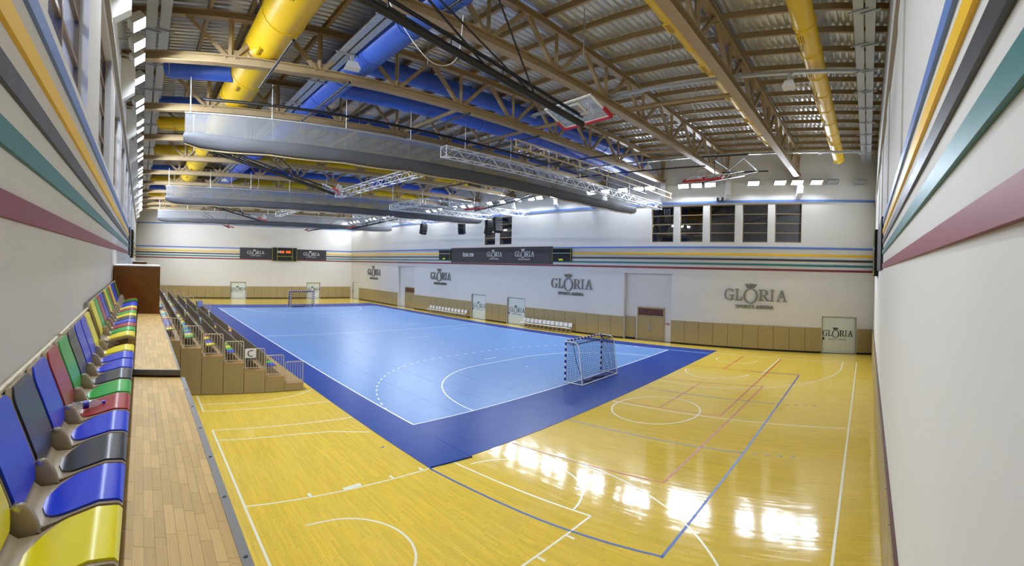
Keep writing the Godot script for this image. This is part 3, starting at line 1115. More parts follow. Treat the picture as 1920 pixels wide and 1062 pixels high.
func box_truss(path: Array, w: float, label: String):
	var t := thing("box_truss", label, "lighting truss", path[0], Basis.IDENTITY, "aluminium lighting trusses")
	var h := w / 2
	var rails := [[], [], [], []]
	for i in path.size():
		var d: Vector3 = (path[mini(i + 1, path.size() - 1)] - path[maxi(i - 1, 0)]).normalized()
		var s := d.cross(Vector3.UP).normalized() * h
		rails[0].append(path[i] - s - Vector3.UP * h)
		rails[1].append(path[i] + s - Vector3.UP * h)
		rails[2].append(path[i] + s + Vector3.UP * h)
		rails[3].append(path[i] - s + Vector3.UP * h)
	for r in rails:
		var b := MB.new()
		b.pipe(r, 0.032, 8)
		obj("chord", b, M.alu, t)
	for f in 4:
		var a: Array = rails[f]
		var c: Array = rails[(f + 1) % 4]
		var b := MB.new()
		for i in path.size() - 1:
			if i % 2 == 0:
				b.bar(a[i], c[i + 1], 0.022, 0.022)
			else:
				b.bar(c[i], a[i + 1], 0.022, 0.022)
		b.bar(a[0], c[0], 0.022, 0.022)
		b.bar(a[-1], c[-1], 0.022, 0.022)
		obj("lacing", b, M.alu, t)

func hoop_unit(label: String, u0: float, z0: float, u1: float, z1: float, v: float, fat: float):
	var s := signf(u1 - u0)
	var a := hall(u0, v, z0)
	var e := hall(u1, v, z1)
	var t := thing("folding_hoop", label, "basketball hoop", a, Basis.IDENTITY, "folded ceiling basketball hoops")
	var b := MB.new()
	b.pipe([a, a.lerp(e, 0.5), e], fat, 10)
	obj("mast", b, M.black, t)
	# twin struts beside the mast, tied to it
	for q in [[0.9, 0.45], [-0.9, 0.45]]:
		b = MB.new()
		var top := hall(u0 - 0.2 * s, v + q[0], 12.3)
		b.tube(top, a.lerp(e, 0.55), 0.03, 6)
		obj("strut", b, M.black, t)
		b = MB.new()
		b.tube(top, hall(u0 + 3.5 * s, v + q[0], 12.3), 0.035, 6)
		obj("top_bar", b, M.black, t)
		b = MB.new()
		b.tube(hall(u0 + 3.4 * s, v + q[0], 12.3), a.lerp(e, 0.75), 0.025, 6)
		obj("stay", b, M.black, t)
	b = MB.new()
	b.tube(hall(u0 - 0.2 * s, v - 1.6, 12.3), hall(u0 - 0.2 * s, v + 1.6, 12.3), 0.045, 8)
	obj("cross_bar", b, M.black, t)
	b = MB.new()
	b.tube(hall(u0 + 4.2 * s, v - 1.4, 12.3), hall(u0 + 4.2 * s, v + 1.4, 12.3), 0.045, 8)
	obj("cross_bar", b, M.black, t)
	# second, thinner boom under the mast
	b = MB.new()
	b.tube(a + Vector3(0, 0.32, 0), e + Vector3(0, 0.24, 0), fat * 0.5, 8)
	obj("upper_boom", b, M.black, t)
	for k in range(1, 5):
		b = MB.new()
		b.tube(a.lerp(e, k / 5.0), a.lerp(e, k / 5.0) + Vector3(0, 0.3 - 0.012 * k, 0), 0.02, 6)
		obj("link", b, M.black, t)
	# backboard folded up, lying back over the end of the mast
	var along := (e - a).normalized()
	var side := along.cross(Vector3.UP).normalized()
	var flat := Vector3(along.x, 0, along.z).normalized()
	var dirn := (flat * 0.93 - Vector3.UP * 0.37).normalized()
	var nrm := side.cross(dirn)
	var bb := Basis(side, dirn, side.cross(dirn))
	var c := e + Vector3(0, 0.30, 0) - flat * 0.25
	b = MB.new()
	b.box(c, Vector3(1.72, 1.0, 0.02), bb)
	obj("backboard", b, M.clear, t)
	b = MB.new()
	for q in [[0.0, 0.5, 1.8, 0.06], [0.0, -0.5, 1.8, 0.06], [0.87, 0.0, 0.06, 1.0], [-0.87, 0.0, 0.06, 1.0], [0.3, -0.1, 0.05, 0.5], [-0.3, -0.1, 0.05, 0.5], [0.0, 0.12, 0.62, 0.05], [0.0, -0.34, 0.62, 0.05]]:
		b.box(c + bb * Vector3(q[0], q[1], 0.0), Vector3(q[2], q[3], 0.035), bb)
	obj("board_frame", b, M.white, t)
	b = MB.new()
	b.box(c + bb * Vector3(0, 0.52, 0), Vector3(1.86, 0.07, 0.10), bb)
	for q in [-1, 1]:
		b.box(c + bb * Vector3(0.9 * q, 0.33, 0), Vector3(0.07, 0.42, 0.10), bb)
	obj("edge_padding", b, M.red, t)
	# rim and net, standing off the upper face of the folded board
	var up := nrm if nrm.y > 0 else -nrm
	var rim := c + bb * Vector3(0, 0.2, 0) + up * 0.3
	var ring := []
	for k in 19:
		var q := TAU * k / 18.0
		ring.append(rim + side * cos(q) * 0.23 + up * sin(q) * 0.23)
	b = MB.new()
	b.poly(ring, 0.014, 6)
	b.bar(rim - up * 0.23, c + bb * Vector3(0, 0.2, 0), 0.12, 0.05)
	obj("rim", b, M.red, t)
	b = MB.new()
	for k in 12:
		for d in [-1, 1]:
			var q := TAU * k / 12.0
			var q2: float = TAU * (k + d * 0.9) / 12.0
			b.bar(rim + side * cos(q) * 0.23 + up * sin(q) * 0.23, rim + side * cos(q2) * 0.14 + up * sin(q2) * 0.14 + dirn * 0.38, 0.012, 0.012)
	obj("net", b, M.white, t)

func speaker(u: float, v: float, z: float, turn: float, count: int, label: String):
	var at := hall(u, v, z)
	var t := thing("line_array_speaker", label, "loudspeaker", at, Basis(Vector3.UP, turn), "black line array loudspeakers")
	var y := 0.0
	var zz := 0.0
	var tilt := 0.0
	for k in count:
		var b := MB.new()
		var bs := Basis(Vector3.RIGHT, tilt)
		var c := Vector3(0, y - 0.14, zz)
		b.cbox(c, Vector3(0.72, 0.27, 0.42), 0.02, bs)
		lobj("cabinet", b, M.black_soft, t)
		b = MB.new()
		b.box(c + bs * Vector3(0, 0, 0.215), Vector3(0.66, 0.22, 0.012), bs)
		lobj("front_grille", b, M.black, t)
		y -= 0.275 * cos(tilt)
		zz -= 0.275 * sin(tilt) * 0.9
		tilt += 0.13
	var h := MB.new()
	h.box(Vector3(0, 0.03, 0), Vector3(0.6, 0.05, 0.3))
	h.tube(Vector3(-0.2, 0.05, 0), Vector3(-0.2, 0.55, 0), 0.012, 6)
	h.tube(Vector3(0.2, 0.05, 0), Vector3(0.2, 0.55, 0), 0.012, 6)
	lobj("rigging", h, M.charcoal, t)

func cable(pts: Array, label: String):
	var c := Curve3D.new()
	for i in pts.size():
		var a: Vector3 = pts[maxi(i - 1, 0)]
		var e: Vector3 = pts[mini(i + 1, pts.size() - 1)]
		c.add_point(pts[i], -(e - a) / 6.0, (e - a) / 6.0)
	var path := []
	for i in 33:
		path.append(c.sample_baked(c.get_baked_length() * i / 32.0))
	var mb := MB.new()
	mb.poly(path, 0.012, 6)
	tag(obj("hanging_cable", mb, M.white), label, "cable")

func safety_lamp(u: float, v: float, z: float, label: String):
	var at := hall(u, v, z)
	var t := thing("safety_lamp", label, "lamp", at, frame_on(along_u(u, v)), "small pale lamps under the roof")
	var mb := MB.new()
	hex(mb, [Vector3(-0.26, -0.12, 0.2), Vector3(0.26, -0.12, 0.2), Vector3(0.26, -0.12, -0.2), Vector3(-0.26, -0.12, -0.2), Vector3(-0.16, 0.12, 0.12), Vector3(0.16, 0.12, 0.12), Vector3(0.16, 0.12, -0.12), Vector3(-0.16, 0.12, -0.12)])
	lobj("shade", mb, M.white, t)
	mb = MB.new()
	mb.bar(Vector3(0, 0.12, 0), Vector3(0, 0.34, 0), 0.12, 0.1)
	lobj("stem", mb, M.lamp_body, t)

func build_hanging():
	cable([hall(5.0, 9.2, 12.3), hall(5.6, 9.3, 11.5), hall(6.6, 9.3, 10.7), hall(7.4, 9.3, 11.0), hall(7.6, 9.3, 12.2)], "white cable hanging in a loop beside the big folded hoop")
	cable([hall(7.0, 36.0, 12.3), hall(7.1, 36.0, 11.4), hall(8.1, 36.0, 10.9), hall(9.1, 36.0, 11.4), hall(9.2, 36.0, 12.3)], "white cable hanging in a loop above the middle curtain")
	safety_lamp(7.0, 14.6, 12.6, "small pale wedge-shaped lamp beside the lengthwise blue duct")
	safety_lamp(16.1, 2.9, 12.35, "small pale wedge-shaped lamp under the crosswise tray by the yellow duct")
	safety_lamp(26.9, 14.0, 12.35, "small pale wedge-shaped lamp before the right wall")
	safety_lamp(7.1, 39.5, 12.6, "small pale wedge-shaped lamp beside the far part of the blue duct")
	curtain(16.9, 1.5, 30.6, "long grey divider curtain rolled up under the roof, nearest of three", 1.0)
	curtain(34.2, 1.75, 30.8, "grey divider curtain rolled up under the roof, middle of three", 1.2)
	curtain(51.4, 1.75, 30.8, "grey divider curtain rolled up under the roof, farthest of three", 1.2)
	box_truss(run_u(15.3, 11.6, 31.4, 10.4, 0.5), 0.42, "long aluminium lighting truss hung in front of the nearest curtain")
	box_truss(run_v(13.25, 19.4, 29.4, 10.4, 0.55), 0.42, "aluminium lighting truss running lengthwise behind the nearest curtain")
	box_truss(run_v(13.6, 35.6, 45.0, 10.4, 0.6), 0.42, "aluminium lighting truss running lengthwise behind the middle curtain")
	box_truss(run_u(28.5, 19.9, 31.3, 10.4, 0.6), 0.42, "near side of the aluminium truss frame before the middle curtain")
	box_truss(run_u(33.4, 19.9, 31.3, 10.4, 0.6), 0.42, "far side of the aluminium truss frame before the middle curtain")
	box_truss(run_v(19.9, 28.7, 33.2, 10.4, 0.6), 0.42, "left side of the aluminium truss frame before the middle curtain")
	box_truss(run_u(36.2, 21.0, 31.3, 10.4, 0.6), 0.42, "near side of the aluminium truss frame behind the middle curtain")
	box_truss(run_u(42.6, 21.0, 31.3, 10.4, 0.6), 0.42, "far side of the aluminium truss frame behind the middle curtain")
	box_truss(run_v(21.0, 36.4, 42.4, 10.4, 0.6), 0.42, "left side of the aluminium truss frame behind the middle curtain")
	hoop_unit("big folded basketball hoop on a thick black mast over the near court", 3.0, 11.25, 11.4, 10.05, 8.2, 0.10)
	hoop_unit("folded basketball hoop at the right end of the near court below unlit floodlights", 29.4, 12.0, 21.8, 10.1, 8.2, 0.06)
	hoop_unit("folded basketball hoop on the left just behind the nearest curtain", 4.2, 12.2, 12.1, 10.1, 27.4, 0.09)
	hoop_unit("folded basketball hoop with red rim in front of the right-hand truss frame", 31.3, 12.0, 23.8, 9.95, 27.2, 0.07)
	hoop_unit("folded basketball hoop on the left behind the middle curtain", 4.7, 11.4, 11.8, 9.6, 44.5, 0.08)
	hoop_unit("folded basketball hoop on the right behind the middle curtain", 28.5, 11.0, 21.7, 9.3, 44.5, 0.07)
	hoop_unit("folded basketball hoop on the left before the far wall", 8.0, 11.4, 11.5, 9.9, 60.0, 0.07)
	hoop_unit("folded basketball hoop on the right before the far wall", 27.6, 10.9, 22.4, 9.9, 60.0, 0.07)
	speaker(28.9, 41.4, 10.05, 0.9, 4, "black curved line array loudspeaker, leftmost of the four")
	speaker(31.2, 37.7, 10.05, -0.5, 4, "black curved line array loudspeaker, second from the left")
	speaker(30.8, 33.0, 10.1, 0.7, 5, "black curved line array loudspeaker, third from the left")
	speaker(29.4, 30.4, 10.1, -2.6, 5, "black line array loudspeaker seen from behind, rightmost of the four")

# ------------------------------------------------------------------ stands
# a bent sheet: side curve (z forward, y up), half width along it, thickness
# (face 1: the outer side looks forward, 0: it looks up)
func bent(curve: Array, half: Array, thick: float, x0 := 0.0, face := 0.0) -> ArrayMesh:
	var mb := MB.new()
	var n := curve.size()
	var T := []
	var L := []
	for i in n:
		var d: Vector2 = (curve[mini(i + 1, n - 1)] - curve[maxi(i - 1, 0)]).normalized()
		var nn := Vector2(-d.y, d.x)
		if (face > 0.5 and nn.x < 0) or (face < 0.5 and nn.y < 0):
			nn = -nn
		var p: Vector2 = curve[i]
		var q := p - nn * thick
		T.append([Vector3(x0 - half[i], p.y, p.x), Vector3(x0 + half[i], p.y, p.x)])
		L.append([Vector3(x0 - half[i], q.y, q.x), Vector3(x0 + half[i], q.y, q.x)])
	for i in n - 1:
		mb.smooth(1)
		mb.quad(T[i][0], T[i][1], T[i + 1][1], T[i + 1][0])
		mb.smooth(2)
		mb.quad(L[i][1], L[i][0], L[i + 1][0], L[i + 1][1])
		mb.smooth(3)
		mb.quad(T[i][0], T[i + 1][0], L[i + 1][0], L[i][0])
		mb.smooth(4)
		mb.quad(T[i + 1][1], T[i][1], L[i][1], L[i + 1][1])
	mb.smooth(-1)
	mb.quad(L[0][0], L[0][1], T[0][1], T[0][0])
	mb.quad(T[n - 1][0], T[n - 1][1], L[n - 1][1], L[n - 1][0])
	return mb.done()

func spline(pts: Array, n: int) -> Array:
	var c := Curve2D.new()
	for i in pts.size():
		var a: Vector2 = pts[maxi(i - 1, 0)]
		var b: Vector2 = pts[mini(i + 1, pts.size() - 1)]
		var t: Vector2 = (b - a) / 6.0
		c.add_point(pts[i], -t, t)
	var out := []
	var ln := c.get_baked_length()
	for i in n:
		out.append(c.sample_baked(ln * i / (n - 1.0)))
	return out

func build_near_seats():
	# profile: z = 0 at the wall side, 0.68 at the front edge; x in seat pitches
	var seat_curve := spline([Vector2(0.68, 0.415), Vector2(0.66, 0.44), Vector2(0.56, 0.455), Vector2(0.42, 0.43), Vector2(0.30, 0.395), Vector2(0.22, 0.41), Vector2(0.17, 0.47)], 22)
	var back_curve := spline([Vector2(0.19, 0.44), Vector2(0.165, 0.56), Vector2(0.11, 0.72), Vector2(0.06, 0.86), Vector2(0.035, 0.955)], 18)
	var hs := []
	var hc := []
	var cc := []
	for i in seat_curve.size():
		var p: Vector2 = seat_curve[i]
		hs.append(0.475 - 0.10 * clampf((0.36 - p.x) / 0.18, 0, 1))
		if p.x > 0.27:
			cc.append(p + Vector2(0, 0.012))
			var k := clampf((0.44 - p.x) / 0.17, 0, 1)
			hc.append(0.43 * sqrt(maxf(0.03, 1 - k * k)))
	var hb := []
	var hbc := []
	var bc := []
	for i in back_curve.size():
		var f: float = i / (back_curve.size() - 1.0)
		var w := 0.475 - 0.14 * pow(clampf((0.22 - f) / 0.22, 0, 1), 2) - 0.11 * pow(clampf((f - 0.86) / 0.14, 0, 1), 2)
		hb.append(w)
		if f > 0.05:
			bc.append(back_curve[i] + Vector2(0.014, 0.004) * (1.0 if f < 0.97 else 0.6))
			hbc.append(w - 0.035 - 0.08 * pow(clampf((0.3 - f) / 0.3, 0, 1), 2))
	var shell := bent(seat_curve, hs, 0.035)
	var cushion := bent(cc, hc, 0.014)
	var back := bent(back_curve, hb, 0.03, 0.0, 1.0)
	var back_cushion := bent(bc, hbc, 0.012, 0.0, 1.0)
	# armless pivot bracket between two seats
	var mb := MB.new()
	mb.smooth(1)
	var lean := Basis(Vector3.RIGHT, -0.35)
	for i in 10:
		for k in 14:
			var pp := []
			for q in [[i, k], [i, k + 1], [i + 1, k + 1], [i + 1, k]]:
				var la: float = PI * q[0] / 10.0 - PI / 2
				var lo: float = TAU * q[1] / 14.0
				var ca := pow(maxf(cos(la), 0.0), 0.6)
				pp.append(Vector3(0.5, 0.435, 0.232) + lean * Vector3(0.05 * ca * signf(cos(lo)) * pow(absf(cos(lo)), 0.6), 0.115 * signf(sin(la)) * pow(absf(sin(la)), 0.8), 0.062 * ca * signf(sin(lo)) * pow(absf(sin(lo)), 0.6)))
			mb.quad(pp[0], pp[3], pp[2], pp[1])
	mb.smooth(-1)
	var bracket := mb.done()
	mb = MB.new()
	mb.box(Vector3(0.5, 0.53, 0.205), Vector3(0.085, 0.02, 0.045), Basis(Vector3.RIGHT, 0.5))
	var clip := mb.done()
	mb = MB.new()
	mb.box(Vector3(0.5, 0.385, 0.305), Vector3(0.085, 0.045, 0.02), Basis(Vector3.RIGHT, -0.35))
	var clip2 := mb.done()
	mb = MB.new()
	mb.bar(Vector3(0.495, 0.0, 0.30), Vector3(0.495, 0.38, 0.26), 0.06, 0.05)
	mb.box(Vector3(0.495, 0.01, 0.30), Vector3(0.12, 0.02, 0.14))
	var foot := mb.done()
	mb = MB.new()
	mb.box(Vector3(0.0, 0.33, 0.26), Vector3(1.0, 0.06, 0.06))
	var beam := mb.done()
	var colors := ["yellow", "blue", "black", "blue", "red", "green", "black", "blue", "blue", "yellow"]
	var upper := ["yellow", "green", "red", "blue", "black", "yellow", "green", "red", "yellow", "blue", "blue", "black", "green", "red"]
	for i in colors.size() + upper.size():
		var low := i < colors.size()
		var k := i - colors.size()
		var c: String = colors[i] if low else upper[k]
		var v := 2.02 + (i - 0) * 0.485 if low else 6.98 + k * 0.475
		var pitch := 0.485 if low else 0.475
		var z := 4.0 if low else 4.1
		var tv := along_v(-0.35, v)
		var t := tv.normalized()
		var n := Vector3(-t.z, 0, t.x)
		if n.dot(along_u(-0.35, v)) < 0:
			n = -n
		var deep: float = n.dot(hall(-0.07, v, 0) - hall(-0.75, v, 0)) / 0.68
		var basis := Basis(Vector3.UP.cross(n) * tv.length() * pitch, Vector3.UP, n * deep)
		var at := hall(-0.30, v, z) - n * deep * 0.45
		var lb := "%s padded stand seat on the lower walkway, %s from the camera" % [c, nth(i + 1)] if low else "%s padded stand seat on the raised walkway, %s before the brown booth" % [c, nth(upper.size() - k)]
		var o := thing("stadium_chair", lb, "seat", at, basis, "coloured seats along the left wall")
		mobj("seat_shell", shell, M.seat_shell, o)
		mobj("seat_pad", cushion, M.seat[c], o)
		mobj("back_shell", back, M.seat_shell, o)
		mobj("back_pad", back_cushion, M.seat[c], o)
		mobj("pivot_bracket", bracket, M.seat_shell, o)
		mobj("clip", clip, M.chrome, o)
		mobj("clip", clip2, M.chrome, o)
		mobj("support", foot, M.rail, o)
		mobj("beam", beam, M.rail, o)
		if i == 4:
			water_bottle(o.transform * Vector3(-0.05, 0.432, 0.32), t)

func water_bottle(at: Vector3, t: Vector3):
	var o := thing("water_bottle", "small clear plastic water bottle lying on the red seat", "bottle", at)
	var n := Vector3(-t.z, 0, t.x)
	var d := (n + t * 0.15).normalized()
	var c := at + Vector3(0, 0.034, 0)
	var mb := MB.new()
	var p := []
	for q in [[-0.10, 0.026], [-0.095, 0.032], [-0.03, 0.032], [0.03, 0.031], [0.06, 0.029], [0.085, 0.014], [0.10, 0.013]]:
		p.append([c + d * q[0], q[1]])
	mb.smooth(1)
	var side := d.cross(Vector3.UP).normalized()
	for i in p.size() - 1:
		for k in 14:
			var a := TAU * k / 14.0
			var b := TAU * (k + 1) / 14.0
			mb.quad(p[i][0] + (side * cos(a) + Vector3.UP * sin(a)) * p[i][1], p[i][0] + (side * cos(b) + Vector3.UP * sin(b)) * p[i][1], p[i + 1][0] + (side * cos(b) + Vector3.UP * sin(b)) * p[i + 1][1], p[i + 1][0] + (side * cos(a) + Vector3.UP * sin(a)) * p[i + 1][1])
	obj("body", mb, M.clear, o)
	mb = MB.new()
	mb.tube(c - d * 0.022, c + d * 0.014, 0.0335, 14)
	obj("paper_label", mb, M.bottle_label, o)
	mb = MB.new()
	mb.tube(c + d * 0.10, c + d * 0.118, 0.015, 12)
	obj("cap", mb, M.seat["blue"], o)

func build_walkway():
	var low := thing("stand_walkway", "lower wooden walkway of the stand in front of the nearest seats", "walkway", hall(0, 3.6, 0))
	var up := thing("stand_walkway", "raised wooden walkway section in front of the brown booth", "walkway", hall(0, 10, 0))
	var mb := MB.new()
	slab(mb, UA + 0.02, 0.60, 0.75, 6.62, 3.82, 3.985, 0.4)
	obj("deck_base", mb, M.booth, low)
	mb = MB.new()
	slab(mb, UA + 0.02, 0.57, 6.66, 15.2, 3.93, 4.085, 0.6)
	obj("deck_base", mb, M.booth, up)
	mb = MB.new()
	slab(mb, 0.60, 0.665, 0.8, 6.62, 3.80, 4.005, 0.3)
	obj("edge_strip", mb, M.charcoal_light, low)
	for k in 7:
		mb = MB.new()
		mb.tube(hall(0.632, 1.9 + k * 0.68, 4.0), hall(0.632, 1.9 + k * 0.68, 4.010), 0.012, 8)
		obj("bolt", mb, M.charcoal, low)
	mb = MB.new()
	slab(mb, 0.57, 0.60, 6.66, 15.2, 3.90, 4.105, 0.6)
	slab(mb, UA + 0.02, 0.60, 6.63, 6.66, 4.03, 4.105, 0.3)
	obj("edge_strip", mb, M.charcoal_light, up)
	mb = MB.new()
	slab(mb, 0.50, 0.53, 0.8, 46.0, 0.0, 3.80, 1.2)
	obj("front_panel", mb, M.bleacher, low)
	# staves, laid in staggered rows
	var r := RandomNumberGenerator.new()
	r.seed = 77
	for sec in [[low, 1.5, 6.62, 4.0, -0.22, 0.60], [up, 6.66, 13.3, 4.1, -0.22, 0.57]]:
		var cols := 12
		for c in cols:
			var u0 := lerpf(sec[4], sec[5], float(c) / cols)
			var u1 := lerpf(sec[4], sec[5], float(c + 1) / cols)
			var v: float = sec[1]
			var first := true
			while v < sec[2] - 0.01:
				var ln := r.randf_range(0.26, 0.38)
				if first:
					ln *= r.randf_range(0.3, 1.0)
				first = false
				var e := minf(v + ln, sec[2])
				if sec[2] - e < 0.12:
					e = sec[2]
				var p := MB.new()
				var ou := r.randf() * 3.0
				for seg in 2:
					var a := lerpf(v, e, seg / 2.0)
					var b := lerpf(v, e, (seg + 1) / 2.0)
					stave(p, u0 + 0.0007, u1 - 0.0007, a + (0.001 if seg == 0 else 0.0), b - (0.001 if seg == 1 else 0.0), sec[3] - 0.014, sec[3], ou)
				obj("plank", p, M.stave[r.randi() % 4], sec[0])
				v = e
	# brown booths
	booth(13.3, 15.2, 4.1, 5.49, "brown plywood booth with a pale top at the end of the seat row")
	booth(44.0, 46.0, 3.9, 5.34, "small brown plywood booth far along the left wall")
	# rail along the wall behind the seats
	for q in [[0.95, 4.34, "nearest to the camera"], [4.42, 6.85, "middle of three"], [6.95, 13.1, "running up to the brown booth"]]:
		var rail := thing("wall_rail", "beige metal rail on the left wall behind the seats, %s" % q[2], "rail", hall(UA, q[0], 4.5))
		mb = MB.new()
		mb.poly([hall(-0.775, q[0], 4.72)] + run_v(-0.775, q[0] + 0.03, q[1] - 0.03, 4.93, 0.25) + [hall(-0.775, q[1], 4.72)], 0.022, 8)
		obj("top_tube", mb, M.rail, rail)
		var v: float = q[0] + 0.12
		while v < q[1]:
			mb = MB.new()
			mb.tube(hall(-0.775, v, 4.2), hall(-0.775, v, 4.92), 0.011, 6)
			obj("baluster", mb, M.rail, rail)
			v += 0.16

func stave(p: MB, u0: float, u1: float, v0: float, v1: float, z0: float, z1: float, ou: float):
	var a := Vector2(v0 * 0.5, u0 * 2.0 + ou)
	var b := Vector2(v0 * 0.5, u1 * 2.0 + ou)
	var c := Vector2(v1 * 0.5, u1 * 2.0 + ou)
	var d := Vector2(v1 * 0.5, u0 * 2.0 + ou)
	p.quad(hall(u0, v0, z1), hall(u1, v0, z1), hall(u1, v1, z1), hall(u0, v1, z1), a, b, c, d)
	p.quad(hall(u0, v0, z0), hall(u1, v0, z0), hall(u1, v0, z1), hall(u0, v0, z1), a, b, b, a)
	p.quad(hall(u1, v1, z0), hall(u0, v1, z0), hall(u0, v1, z1), hall(u1, v1, z1), c, d, d, c)
	p.quad(hall(u1, v0, z0), hall(u1, v1, z0), hall(u1, v1, z1), hall(u1, v0, z1), b, c, c, b)
	p.quad(hall(u0, v1, z0), hall(u0, v0, z0), hall(u0, v0, z1), hall(u0, v1, z1), d, a, a, d)

func booth(v0: float, v1: float, z0: float, z1: float, label: String):
	var o := thing("plywood_booth", label, "booth", hall(0, v0, z0))
	var mb := MB.new()
	slab(mb, UA + 0.02, 0.56, v0, v1, z0, z1 - 0.03, 0.7)
	obj("body", mb, M.booth, o)
	mb = MB.new()
	slab(mb, UA + 0.01, 0.57, v0 - 0.01, v1 + 0.01, z1 - 0.03, z1, 0.7)
	obj("top_panel", mb, M.white, o)
	if z0 < 4.0:
		mb = MB.new()
		slab(mb, UA + 0.02, 0.5, v0 - 0.5, v1 + 0.5, 3.6, z0, 1.0)
		obj("platform", mb, M.booth, o)

const ROW_Z := [0.34, 0.66, 0.97, 1.30, 1.62, 1.96, 2.28]
const ROW_U := [7.17, 6.27, 5.40, 4.46, 3.56, 2.63, 1.73, 0.83]

func build_bleachers():
	var t := thing("telescopic_bleacher", "stepped beige telescopic bleacher with wooden treads beside the blue mat", "bleacher", hall(4.0, 19.2, 0))
	for k in 7:
		var u1: float = ROW_U[k]
		var u0: float = ROW_U[k + 1]
		var z: float = ROW_Z[k]
		var mb := MB.new()
		slab(mb, u0 - 0.12, u1, 19.2, 46.5, z - 0.05, z, 1.5)
		obj("tread", mb, M.tread, t)
		mb = MB.new()
		slab(mb, u1 - 0.05, u1 - 0.02, 19.24, 46.5, 0.02 if k == 0 else ROW_Z[k - 1], z - 0.05, 2.0)
		obj("riser", mb, M.bleacher, t)
		mb = MB.new()
		slab(mb, u0 + 0.01, u1 - 0.01, 19.2, 19.235, 0.02, z - 0.05, 0.5)
		obj("end_panel", mb, M.bleacher, t)
		mb = MB.new()
		slab(mb, u0 + 0.01, u1 - 0.01, 46.46, 46.5, 0.02, z - 0.05, 0.5)
		obj("end_panel", mb, M.bleacher, t)
		railing(19.26, u0 + 0.05, u1 - 0.03, z, "beige end railing of the bleacher, near end, %s step from the floor" % nth(k + 1))
		railing(46.4, u0 + 0.05, u1 - 0.03, z, "beige end railing of the bleacher, far end, %s step from the floor" % nth(k + 1))
	# seats
	var seat_m := bent(spline([Vector2(0.46, 0.40), Vector2(0.42, 0.42), Vector2(0.25, 0.40), Vector2(0.10, 0.40)], 7), [0.21, 0.215, 0.215, 0.215, 0.21, 0.20, 0.17], 0.02)
	var shell := bent(spline([Vector2(0.47, 0.37), Vector2(0.42, 0.395), Vector2(0.25, 0.375), Vector2(0.10, 0.375)], 6), [0.24, 0.24, 0.24, 0.24, 0.24, 0.24], 0.03)
	var back_m := bent(spline([Vector2(0.10, 0.46), Vector2(0.07, 0.70), Vector2(0.035, 0.95)], 6), [0.20, 0.215, 0.22, 0.22, 0.21, 0.16], 0.015, 0.0, 1.0)
	var back_s := bent(spline([Vector2(0.085, 0.34), Vector2(0.05, 0.68), Vector2(0.015, 0.97)], 6), [0.235, 0.24, 0.245, 0.245, 0.245, 0.23], 0.03, 0.0, 1.0)
	var mb2 := MB.new()
	for s in [-1, 1]:
		mb2.bar(Vector3(0.18 * s, 0, 0.12), Vector3(0.18 * s, 0.37, 0.06), 0.03, 0.03)
		mb2.bar(Vector3(0.18 * s, 0, 0.12), Vector3(-0.05 * s, 0.37, 0.06), 0.025, 0.02)
	var legs := mb2.done()
	var r := RandomNumberGenerator.new()
	r.seed = 4
	var names := ["yellow", "blue", "red", "green", "black"]
	for k in range(1, 7):
		var idx := 0
		for sec in [[19.75, 15], [28.6, 15], [37.4, 16]]:
			for i in sec[1]:
				idx += 1
				var v: float = sec[0] + i * 0.505
				var u: float = ROW_U[k + 1] + 0.05
				var c: String = names[(idx * 2 + k * 3 + r.randi() % 2) % 5]
				var tv := along_v(u, v)
				var d := tv.normalized()
				var n := Vector3(-d.z, 0, d.x)
				if n.dot(along_u(u, v)) < 0:
					n = -n
				var w := tv.length() * 1.02
				var o := thing("bleacher_chair", "%s bleacher seat, %s row up, %s seat from the near end" % [c, nth(k), nth(idx)], "seat", hall(u, v, ROW_Z[k]), Basis(Vector3.UP.cross(n) * w, Vector3.UP, n), "coloured bleacher seats")
				mobj("seat_shell", shell, M.seat_shell, o)
				mobj("seat_pad", seat_m, M.seat[c], o)
				mobj("back_shell", back_s, M.bleacher_back, o)
				mobj("back_pad", back_m, M.seat[c], o)
				mobj("legs", legs, M.rail, o)
	# letter sign on the railing
	var f := hall(4.72, 19.2, 1.72)
	var x := along_u(4.72, 19.2).normalized()
	var nn := x.cross(Vector3.UP)
	if nn.z < 0:
		nn = -nn
	var sign_o := thing("letter_sign", "white sign with a black letter C hung on the bleacher railing", "sign", f - Vector3.UP * 0.2)
	var p := MB.new()
	p.box(f, Vector3(0.42, 0.38, 0.012), Basis(x, Vector3.UP, nn))
	obj("panel", p, M.white, sign_o)
	text(sign_o, "letter", "C", f + nn * 0.008, x, nn, 0.27, 0.22, M.print_dark, "sans")
	var f2 := hall(5.3, 40.6, 1.75)
	var sign2 := thing("letter_sign", "pale blue sign panel on the far part of the bleacher railing", "sign", f2 - Vector3.UP * 0.2)
	p = MB.new()
	p.box(f2, Vector3(0.42, 0.5, 0.012), frame_on(along_u(5.3, 40.6)))
	p.bar(f2 - Vector3.UP * 0.25, Vector3(f2.x, 0.97, f2.z), 0.03, 0.03)
	obj("panel", p, M.sign_blue, sign2)

